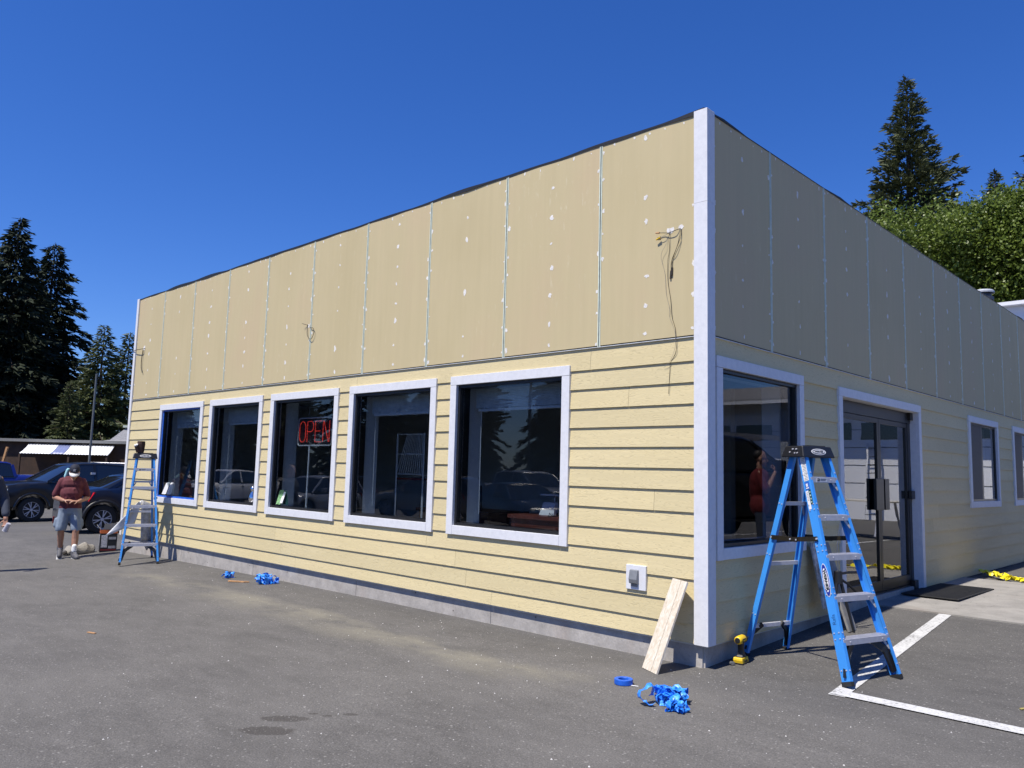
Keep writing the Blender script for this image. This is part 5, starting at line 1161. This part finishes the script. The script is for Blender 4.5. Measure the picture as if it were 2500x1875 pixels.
            mb = MB(); mb.loft([[(-L+.1, sd*.46, z0_), (-L+.1, sd*.46, z0_+.2), (-L+.5, sd*.86, z0_+.22), (-L+.4, sd*.86, z0_+.02)], [(-L-.012, sd*.46, z0_), (-L-.005, sd*.46, z0_+.18), (-L+.42, sd*(hwid+.005), z0_+.24), (-L+.3, sd*(hwid+.005), z0_+.03)]]); mb.build('tail_light', M['red_lens'], t)
    if kind == 'pickup':
        mb = MB(); mb.box((2.86, -.62, .74), (2.945, .62, 1.06)); g_ = mb.build('grille', M['black_plastic'], t)
        mb = MB()
        for z in (.84, .95): mb.box((2.945, -.6, z-.02), (2.965, .6, z+.02))
        mb.build('grille_bar', M['chrome'], g_)
        mb = MB(); mb.loft([[(2.7, -.98, .46), (2.98, -.8, .46), (2.98, .8, .46), (2.7, .98, .46)], [(2.7, -.99, .68), (3.03, -.82, .68), (3.03, .82, .68), (2.7, .99, .68)]]); mb.build('bumper', M['black_plastic'], t, bevel=.03)
        mb = MB(); mb.box((2.72, -.985, .695), (2.99, -.7, .72)); mb.box((2.72, .7, .695), (2.99, .985, .72)); mb.build('bumper_trim', M['chrome'], t)
        mb = MB(); mb.box((-2.86, -.78, .75), (-1.36, .78, 1.30)); mb.build('bed_liner', M['black_plastic'], t)
        mb = MB(); mb.box((-3.03, -.9, .5), (-2.92, .9, .68)); mb.build('rear_bumper', M['chrome'], t, bevel=.02)
        for sd in (-1, 1):
            mb = MB()
            for k in range(9): mb.box((1.36-.036*k, sd*(hwid-.012)-.006, 1.03), (1.36-.036*k-.025, sd*(hwid-.012)+.02, 1.055+.012*(k % 2)))
            mb.build('fender_badge', M['chrome'], t)
            mb = MB(); mb.box((-1.0, sd*.95-.07, .40), (1.2, sd*.95+.1, .44)); mb.build('side_step', M['black_plastic'], t)
    else:
        mb = MB(); mb.loft([[(L-.3, -hwid*.95, rock-.02), (L+.0, -hwid*.7, rock-.02), (L+.0, hwid*.7, rock-.02), (L-.3, hwid*.95, rock-.02)], [(L-.3, -hwid*.97, rock+.22), (L+.04, -hwid*.72, rock+.2), (L+.04, hwid*.72, rock+.2), (L-.3, hwid*.97, rock+.22)]]); mb.build('bumper', paintm, t, bevel=.03)
        mb = MB(); mb.box((L-.02, -.42, zt(L-.02)-.1), (L+.03, .42, zt(L-.02)+.06)); mb.build('grille', M['black_plastic'], t)
    return t
def gp(x, y, dz=0): return (x, y, gz(x, y)+dz)
hd = math.atan2(-.70-.22, -.72+.27)          # heading of the grey pickup: to the left of the picture, nose towards us a little
pk = make_car('pickup', M['car_grey'], 'dark grey four door pickup parked nose left behind the walking man', (-26.97, 4.1, -.70), rad(-84.4), None)
mb = MB(); mb.box((.02, .86, 1.56), (.17, .88, 1.63)); mb.build('window_sticker', M['white_paper'], pk); mb = MB(); mb.prism([(.62, .35, 1.83), (.74, .35, 1.75), (.74, .5, 1.745), (.62, .5, 1.825)], (.02, 0, .012)); mb.build('window_sticker', M['white_paper'], pk)
make_car('pickup', M['car_blue'], 'blue pickup at the far left parked beyond the dark grey pickup', (-35.6, 2.6, -.72), rad(-84), None)
make_car('coupe', M['car_navy'], 'navy car with red tail light partly hidden by the far end of the shop', gp(-17.7, 3.0), rad(88), None)
# cars across the lot that the windows mirror
cars_b = 'cars parked across the lot, seen as reflections'
make_car('suv', M['car_silver'], 'silver sport utility mirrored in the sign window', gp(-27.6, -13.8), rad(75), cars_b)
make_car('pickup', M['car_white'], 'white pickup mirrored in the second window from the far end', gp(-36.2, -14.0), rad(70), cars_b)
make_car('suv', M['car_tan'], 'tan sport utility mirrored in the second window from the corner', gp(-21.8, -15.5), rad(160), cars_b)
make_car('sedan', M['car_black'], 'black car mirrored in the window nearest the corner', gp(-14.4, -13.0), rad(20), cars_b)
make_car('pickup', M['car_silver'], 'silver pickup mirrored in the left side of the window nearest the corner', gp(-19.6, -19.0), rad(10), cars_b)
make_car('suv', M['car_black'], 'black sport utility mirrored behind the silver one', gp(-31.5, -18.0), rad(60), cars_b)
wp = make_car('pickup', M['car_black'], 'black work pickup with a ladder rack mirrored in the shaded window', gp(4.6, 7.6, .15), rad(100), None)
t = thing('extension_ladder', 'aluminium extension ladder lying on the work pickup rack', 'ladder', (4.55, 7.3, 1.98+.1), rad(100))
for yy_ in (-.22, .22): mb = MB(); mb.box((-2.6, yy_-.03, 0), (2.4, yy_+.03, .09)); mb.build('rail', M['alu'], t)
for k in range(16): mb = MB(); mb.cyl((-2.45+.3*k, -.2, .045), (-2.45+.3*k, .2, .045), .016, n=8); mb.build('rung', M['alu'], t)
for x in (-1.9, -.4): mb = MB(); mb.bar((x, -.85, -.06), (x, .85, -.06), .05, .06); mb.bar((x, -.85, -.75), (x, -.85, -.06), .05, .05, (1, 0, 0)); mb.bar((x, .85, -.75), (x, .85, -.06), .05, .05, (1, 0, 0)); mb.build('rack', M['black_plastic'], wp).matrix_local = wp.matrix_world.inverted() @ Matrix.Identity(4) if False else Matrix.Translation((0, 0, 1.93))
t = thing('work_table', 'pale sheet laid on folding sawhorses mirrored in the door glass', 'table', (3.9, 14.0, .05), .2)
mb = MB(); mb.box((-1.2, -.6, .78), (1.2, .6, .81)); mb.build('table_top', simple('pale_sheet', (.6, .57, .5), .7), t)
for x in (-.8, .8):
    for y in (-.5, .5): mb = MB(); mb.bar((x, y*.6, .78), (x+.0, y*1.1, 0), .04, .04, (1, 0, 0)); mb.build('leg', M['alu'], t)

# ------------------------------------------------------------------ white garage building beyond the lot (its upper wall shows over the parapet, its front in the glass)
gb = thing('garage_building', 'white lap sided garage building rising behind the shaded parapet', 'building', (0, 0, 0))
mb = MB(); mb.box((-6, 23.0, -.3), (20, 34, 4.4)); mb.build('wall', M['white_siding'], gb)
mb = MB(); mb.box((-5.6, 24.9, 4.4), (4.5, 33, 7.30)); mb.build('upper_wall', M['white_siding'], gb)
k = 0; z = 5.0
while z < 7.28:
    mb = MB(); mb.prism([(-5.62, 24.87, z), (-5.62, 24.898, z), (-5.62, 24.898, z+.27), (-5.62, 24.892, z+.27)], (10.1, 0, 0)); mb.build('siding_board', M['white_siding'], gb); z += .26
mb = MB(); mb.box((-5.8, 24.6, 7.30), (4.7, 33.2, 7.42)); mb.build('upper_roof', M['white_siding'], gb)
mb = MB(); mb.prism([(-6.4, 22.0, 4.15), (-6.4, 22.0, 4.27), (-6.4, 24.86, 5.05), (-6.4, 24.86, 4.9)], (27, 0, 0)); mb.build('roof', M['roof_grey'], gb)
mb = MB(); mb.box((-6.4, 21.88, 4.08), (20.6, 21.99, 4.2)); mb.build('gutter', M['trim'], gb)
for i in range(5):
    x = -4.6+i*4.9; mb = MB(); mb.box((x, 22.93, -.02), (x+4.0, 22.995, 3.75)); gd = mb.build('garage_door', simple('garage_white', (.76, .77, .8), .5, var=.03), gb)
    for r_ in range(1, 6): mb = MB(); mb.box((x+.02, 22.92, r_*.62-.008), (x+3.98, 22.94, r_*.62+.008)); mb.build('door_seam', M['gap'], gd)
    for q in range(2): mb = MB(); mb.box((x+.35+q*1.8, 22.915, 2.75), (x+1.85+q*1.8, 22.93, 3.35)); mb.build('pane', M['car_glass'], gd)
    mb = MB(); mb.box((x-.55, 22.6, -.02), (x-.1, 22.98, 4.1)); mb.build('pilaster', simple('grey_pilaster', (.3, .33, .38), .7), gb)
t = thing('extension_ladder', 'white extension ladder leaning on the garage front', 'ladder', (6.55, 22.3, .02))
for xx in (-.22, .22): mb = MB(); mb.bar((xx, 0, 0), (xx, .5, 2.6), .03, .07, (1, 0, 0)); mb.build('rail', M['white_plastic'], t)
for k in range(9): mb = MB(); mb.cyl((-.2, .055*(k+.6), .28*(k+.6)), (.2, .055*(k+.6), .28*(k+.6)), .016, n=6); mb.build('rung', M['black_plastic'], t)

# ------------------------------------------------------------------ background on the far side of the lot (left)
lb_ = thing('low_building', 'long low dark building with corrugated awning beyond the pickups', 'building', (-45.05, 8.8, -.57), math.atan2(.694, .72))
mb = MB(); mb.box((-16, 1.2, 0), (9.5, 8, 2.9)); mb.build('wall', M['dark_wall'], lb_)
mb = MB(); mb.box((-16.5, .9, 2.9), (3.9, 8.3, 3.06)); mb.build('roof', simple('grey_fascia', (.2, .2, .19), .8), lb_)
mb = MB(); mb.box((-11, 1.1, .4), (-4.4, 1.2, 2.3)); mb.build('side_wall', M['tan_wall'], lb_)
def corr(name, x0, x1, mat):
    mb = MB(); vs = []; n = int((x1-x0)/.06)
    for i in range(n+1):
        x = x0+(x1-x0)*i/n; dz = .022*math.sin(2*PI*x/.17)
        for j in range(4): u = j/3; vs.append((x+.32*u*1.2, 1.15-1.5*u, 2.84+dz-.60*u-.06*math.sin(PI*u)))
    mb.add(vs, [(4*i+j, 4*i+j+1, 4*(i+1)+j+1, 4*(i+1)+j) for i in range(n) for j in range(3)]); o = mb.build(name, mat, lb_, recalc=False, smooth=True); s = o.modifiers.new('t', 'SOLIDIFY'); s.thickness = .01
corr('awning_sheet', -2.65, -.95, M['corrugated']); corr('awning_sheet', -.94, -.26, M['blue_panel']); corr('awning_sheet', -.25, 2.2, M['corrugated'])
for x in (-2.3, .4, 2.5): mb = MB(); mb.box((x-.05, -.3, 0), (x+.05, -.2, 2.2)); mb.build('awning_post', M['dark_wall'], lb_)
mb = MB(); mb.bar((-3.25, -.2, 1.55), (-3.05, -.2, 2.55), .12, .1); mb.bar((-3.05, -.2, 0), (-3.05, -.2, 1.6), .05, .05, (1, 0, 0)); mb.build('timber_prop', M['tan_wood'], lb_)
for k in range(4): mb = MB(); mb.box((2.9, 1.12, 1.2+.3*k), (5.5, 1.17, 1.24+.3*k)); mb.build('rail', simple('dull_red', (.1, .05, .04), .8), lb_)
hb = thing('grey_roofed_building', 'building with a grey mansard roof behind the far end of the shop', 'building', (-51.8, 14.7, -.5), math.atan2(.694, .72))
mb = MB(); mb.box((-.5, 0, 0), (16, 9, 3.0)); mb.build('wall', M['dark_wall'], hb)
mb = MB(); mb.loft([[(-2.6, -.8, 3.0), (16.4, -.8, 3.0), (16.4, 10, 3.0), (-2.6, 10, 3.0)], [(-1.45, .3, 3.28), (16, .3, 3.28), (16, 9, 3.28), (-1.45, 9, 3.28)], [(-.75, 1.0, 4.15), (16, 1.0, 4.15), (16, 8, 4.15), (-.75, 8, 4.15)]]); mb.build('roof', M['roof_grey'], hb)
mb = MB(); mb.box((-.9, .8, 4.15), (16, 8.2, 4.3)); mb.build('roof_cap', simple('pale_green_fascia', (.45, .5, .42), .6), hb)
mb = MB(); mb.box((-.4, -.9, 2.78), (16.5, -.78, 3.0)); mb.build('fascia', simple('pale_fascia', (.35, .36, .38), .7), hb)
fn = thing('chain_link_fence', 'chain link fence with pale top rail behind the grey pickup', 'fence', (-39.7, 8.6, gz(-39, 9)), math.atan2(.694, .72))
for k in range(6): mb = MB(); mb.cyl((k*1.0-.2, 0, 0), (k*1.0-.2, 0, 2.02), .03, n=8); mb.build('post', M['steel'], fn)
mb = MB(); mb.cyl((-.3, 0, 2.0), (5, 0, 2.0), .028, n=6); mb.build('top_rail', M['alu'], fn)
mb = MB()
for k in range(90):
    x = -2.2+k*.08
    for s_ in (1, -1):
        a, c_ = (x, x+1.9) if s_ > 0 else (x+1.9, x); lo_, hi_ = .05, 1.95
        xa, xb = max(-.2, min(4.8, a)), max(-.2, min(4.8, c_)); 
        if abs(xa-xb) < .05: continue
        za = lo_+(hi_-lo_)*(xa-a)/(c_-a); zb_ = lo_+(hi_-lo_)*(xb-a)/(c_-a); mb.bar((xa, .004*s_, za), (xb, .004*s_, zb_), .014, .006, (0, 1, 0))
o = mb.build('wire_mesh', simple('mesh_grey', (.2, .2, .21), .6), fn); o['kind'] = 'stuff'
t = thing('light_pole', 'tall thin grey pole standing before the corrugated awning', 'pole', (-35.5, 7.0, gz(-35.5, 7)))
mb = MB(); mb.cyl((0, 0, 0), (0, 0, .3), .14, .12, 12); mb.build('base', M['pole'], t); mb = MB(); mb.cyl((0, 0, .3), (0, 0, 6.05), .058, .038, 10); mb.build('shaft', M['pole'], t)
t = thing('street_light', 'grey street lamp pole with bent arm mirrored in the window nearest the corner', 'street lamp', gp(-26, -26))
mb = MB(); mb.tube([(0, 0, 0), (0, 0, 8.2), (.15, -.2, 8.8), (.9, -1.4, 9.6), (1.5, -2.2, 9.9)], [.09, .07, .06, .05, .05], 8); mb.build('shaft', M['pole'], t); mb = MB(); mb.bar((1.4, -2.1, 9.85), (1.9, -2.8, 10.0), .25, .12); mb.build('lamp_head', M['pole'], t)

# ------------------------------------------------------------------ trees
def conifer(name, label, loc, H, R_, nbr, seed, mat, upsweep=.0, base=.06, card=.34, dens=15, group=None, lean=0, droop=.45, pw=.85, irr=0):
    rg = np.random.default_rng(seed); t = thing(name, label, 'tree', loc, rg.uniform(0, 6), group)
    mb = MB(); mb.tube([(0, 0, -.3), (.02, 0, H*.3), (-.03, .02, H*.65), (0, 0, H)], [H*.018, H*.014, H*.008, .015], 8)
    quads = []
    for i in range(nbr):
        f_ = base+(1-base)*(i+rg.uniform(0, 1))/nbr; h = H*f_; az = i*2.399+rg.uniform(-.4, .4)
        L = R_*(1-f_)**pw*rg.uniform(.62-irr, 1.12)+.12+.1*rg.uniform(0, 1)
        d = np.array([math.cos(az), math.sin(az), 0.]); sd = np.array([-d[1], d[0], 0.])
        ups = upsweep*rg.uniform(.5, 1.3); pts = []
        for u in np.linspace(0, 1, 6): pts.append(np.array([0, 0, h])+d*L*u+np.array([0, 0, L*(.18*(1-f_*.5)*u*(1-u)*2-droop*(1-f_)*u**1.6+ups*u)]))
        if i % 2 == 0: mb.tube([tuple(p) for p in pts], [.03*L/R_+.014]+[.02*L/R_+.008]*4+[.006], 4)
        m_ = max(8, int(L*dens*(1.25-.5*f_)))
        u = rg.uniform(.10, 1.02, m_)**.8; seg = np.clip((u*5).astype(int), 0, 4); fr_ = u*5-seg; P = np.array(pts); c_ = P[seg]*(1-fr_)[:, None]+P[seg+1]*fr_[:, None]
        wd = (.34*L*np.clip(1-u, 0, 1)**.7*.9+.10); off = rg.uniform(-1, 1, m_); c_ = c_+sd[None]*(off*wd)[:, None]; c_[:, 2] -= np.abs(off)*wd*.18+rg.uniform(0, .16, m_)*card/.34
        ax1 = d[None]*(.55+.5*rg.uniform(0, 1, m_))[:, None]+sd[None]*(np.sign(off)*rg.uniform(.1, .9, m_))[:, None]; ax1[:, 2] += rg.uniform(-.75, .12, m_)+upsweep*.8
        ax1 /= np.linalg.norm(ax1, axis=1)[:, None]; rnd = rg.normal(0, 1, (m_, 3)); rnd[:, 2] += 1.0; ax2 = np.cross(ax1, rnd); ax2 /= np.linalg.norm(ax2, axis=1)[:, None]
        l_ = card*rg.uniform(.55, 1.15, m_)*(.75+.4*(1-f_)); w_ = l_*rg.uniform(.16, .34, m_)
        q = np.stack([c_-ax2*w_[:, None]*.7, c_-ax2*w_[:, None]*.2+ax1*l_[:, None]*.95, c_+ax1*l_[:, None]*1.1+ax2*w_[:, None]*.3, c_+ax2*w_[:, None]*.8], axis=1); quads.append(q)
    mb.build('trunk', M['bark'], t); quads_obj('crown', np.concatenate(quads), mat, t); return t
def far_copy(o, label, loc, s, rz, group=None):
    c = copy_tree(o); c.location = loc; c.scale = (s, s, s); c.rotation_euler = (0, 0, rz); c['label'] = label
    if group: c['group'] = group
    return c
TG = 'dark conifers beyond the lot'
def pushed(x, y, k): return (CAM.x+(x-CAM.x)*k, CAM.y+(y-CAM.y)*k, -.8)
KF = 1.28
A = conifer('fir_tree', 'tallest dark fir at the left edge of the trees beyond the lot', pushed(-50.9, 7.0, KF), 16.3*KF, 5.0*KF, 270, 1, M['needle_dark'], card=.66, dens=34, group=TG, droop=.42, irr=.15)
B = conifer('fir_tree', 'second dark fir with long drooping branches right of the tallest fir', pushed(-53.8, 9.8, KF), 15.9*KF, 4.6*KF, 250, 2, M['needle_dark'], card=.6, dens=36, group=TG, droop=.5, pw=.7, irr=.2)
Cc = conifer('spruce_tree', 'olive green spruce behind the grey mansard roof', (-60.0, 15.3, -.8), 12.4, 4.3, 190, 3, M['needle_olive'], card=.46, dens=30, group='olive conifers behind the low buildings', upsweep=.12, droop=.35, irr=.2)
far_copy(Cc, 'olive green spruce half hidden by the far white corner of the shop', (-61.2, 17.6, -.8), .99, 2.0)
far_copy(Cc, 'low olive spruce in front of the dark firs', (-57.6, 12.6, -.8), .62, 4.0)
far_copy(Cc, 'broad olive spruce filling the gap beside the pole', (-63.0, 15.5, -.8), .80, 1.0)
far_copy(A, 'dark fir running out of the left picture edge', pushed(-49.4, 3.9, KF), .83, 1.7, TG); far_copy(B, 'dark fir standing behind the two tall ones', pushed(-58.5, 9.0, KF), .86, .4, TG)
far_copy(A, 'short dark fir below the two tall ones', pushed(-54.5, 8.3, KF), .62, 3.0, TG); far_copy(B, 'short broad dark fir at the left under the tallest fir', pushed(-51.5, 5.4, KF), .6, 3.9, TG); far_copy(A, 'dark fir low beside the gap of sky', pushed(-57.0, 11.2, KF), .5, 5.1, TG)
# hidden mass far behind
SP = conifer('spruce_tree', 'tall spruce with upswept branches rising behind the shaded wall', (-11.2, 42.0, 0), 25.0, 8.8, 290, 8, M['needle'], upsweep=.5, card=.42, dens=46, droop=.25, pw=1.05, base=.32, irr=.22)
far_copy(SP, 'small spruce tip poking out of the leafy trees at the right', (-7.2, 43.5, 0), .75, 2.2); far_copy(SP, 'spruce tip at the right picture edge above the leafy trees', (-4.9, 44.0, 0), .84, .7)
def broadleaf(name, label, loc, blobs, seed, mat, leaf=.16, n_per=900, group=None):
    rg = np.random.default_rng(seed); t = thing(name, label, 'tree', loc, 0, group)
    mb = MB(); zs = min(b_[2]-b_[3] for b_ in blobs)
    mb.tube([(0, 0, -.3), (.1, 0, zs*.5), (0, .1, zs+1)], [.28, .22, .16], 8)
    for (x, y, z, r_) in blobs[:8]: mb.tube([(0, .1, zs), (x*.5, y*.5, (z+zs)/2), (x, y, z)], [.14, .08, .03], 5)
    mb.build('trunk', M['bark'], t); Q = []
    for (x, y, z, r_) in blobs:
        sub = rg.normal(0, 1, (int(9*r_), 3)); sub /= np.linalg.norm(sub, axis=1)[:, None]; sub = sub*(r_*rg.uniform(.45, 1.05, len(sub)))[:, None]*np.array([1, 1, .8]); 
        m_ = int(n_per*r_*r_/2)
        s_ = sub[rg.integers(0, len(sub), m_)]; c_ = np.array([x, y, z])+s_+rg.normal(0, 1, (m_, 3))*np.array([.42, .42, .32])
        a1 = rg.normal(0, 1, (m_, 3)); a1[:, 2] -= .6; a1 /= np.linalg.norm(a1, axis=1)[:, None]; nrm = rg.normal(0, .7, (m_, 3))+np.array([0, -.35, .9]); a2 = np.cross(a1, nrm); a2 /= np.linalg.norm(a2, axis=1)[:, None]
        l_ = leaf*rg.uniform(.6, 1.3, m_); w_ = l_*.36
        Q.append(np.stack([c_, c_+a1*(l_*.5)[:, None]+a2*w_[:, None], c_+a1*l_[:, None], c_+a1*(l_*.5)[:, None]-a2*w_[:, None]], axis=1))
    quads_obj('crown', np.concatenate(Q), mat, t); return t
rg = random.Random(6)
def blobset(wd, h0, h1, dp, n, r0_, r1_):
    return [(rg.uniform(-wd, wd), rg.uniform(-dp, dp), h0+(h1-h0)*rg.random()**.6, rg.uniform(r0_, r1_)) for _ in range(n)]
BT = 'leafy trees behind the shaded parapet'
broadleaf('broadleaf_tree', 'leafy green tree at the left of the row behind the parapet', (-12.2, 36.0, 0), blobset(2.2, 7, 14.0, 1.6, 26, 1.1, 1.6), 21, M['leaf'], group=BT)
broadleaf('broadleaf_tree', 'leafy green tree below the tall spruce', (-9.4, 37.0, 0), blobset(2.3, 7, 14.3, 1.6, 28, 1.1, 1.7), 22, M['leaf'], group=BT)
broadleaf('broadleaf_tree', 'leafy green tree between the tall spruce and the right picture edge', (-6.6, 38.2, 0), blobset(2.3, 7, 14.9, 1.6, 30, 1.2, 1.8), 23, M['leaf'], group=BT)
broadleaf('broadleaf_tree', 'highest leafy green tree at the right picture edge', (-3.9, 39.0, 0), blobset(2.3, 7, 15.9, 1.6, 32, 1.2, 1.8), 24, M['leaf'], group=BT)
broadleaf('broadleaf_tree', 'leafy green tree partly cut by the right picture edge', (-1.4, 38.0, 0), blobset(2.3, 7, 16.0, 1.6, 30, 1.2, 1.8), 25, M['leaf'], group=BT)
# trees across the road that the windows mirror
RT = 'conifers across the road, seen as reflections'
for k, (x, y, s_) in enumerate(((-22, -46, .9), (-29, -52, 1.05), (-36, -47, .85), (-44, -50, 1.1), (-52, -47, .8), (-60, -54, 1.15), (-70, -50, .95), (-80, -56, 1.1), (-92, -52, 1.0), (-106, -58, 1.2), (-16, -54, 1.0), (-48, -58, 1.2), (-75, -60, 1.2), (-64, -40, .9), (-74, -36, .9), (-84, -38, 1.0), (-96, -36, 1.0), (-108, -40, 1.1), (-120, -45, 1.2), (-118, -30, 1.0), (-130, -38, 1.2))):
    c = far_copy((A, B, SP)[k % 3], 'conifer across the road beyond the cars', (x, y, -.9), s_*(.8 if k % 3 < 2 else .68), k*1.3, RT)
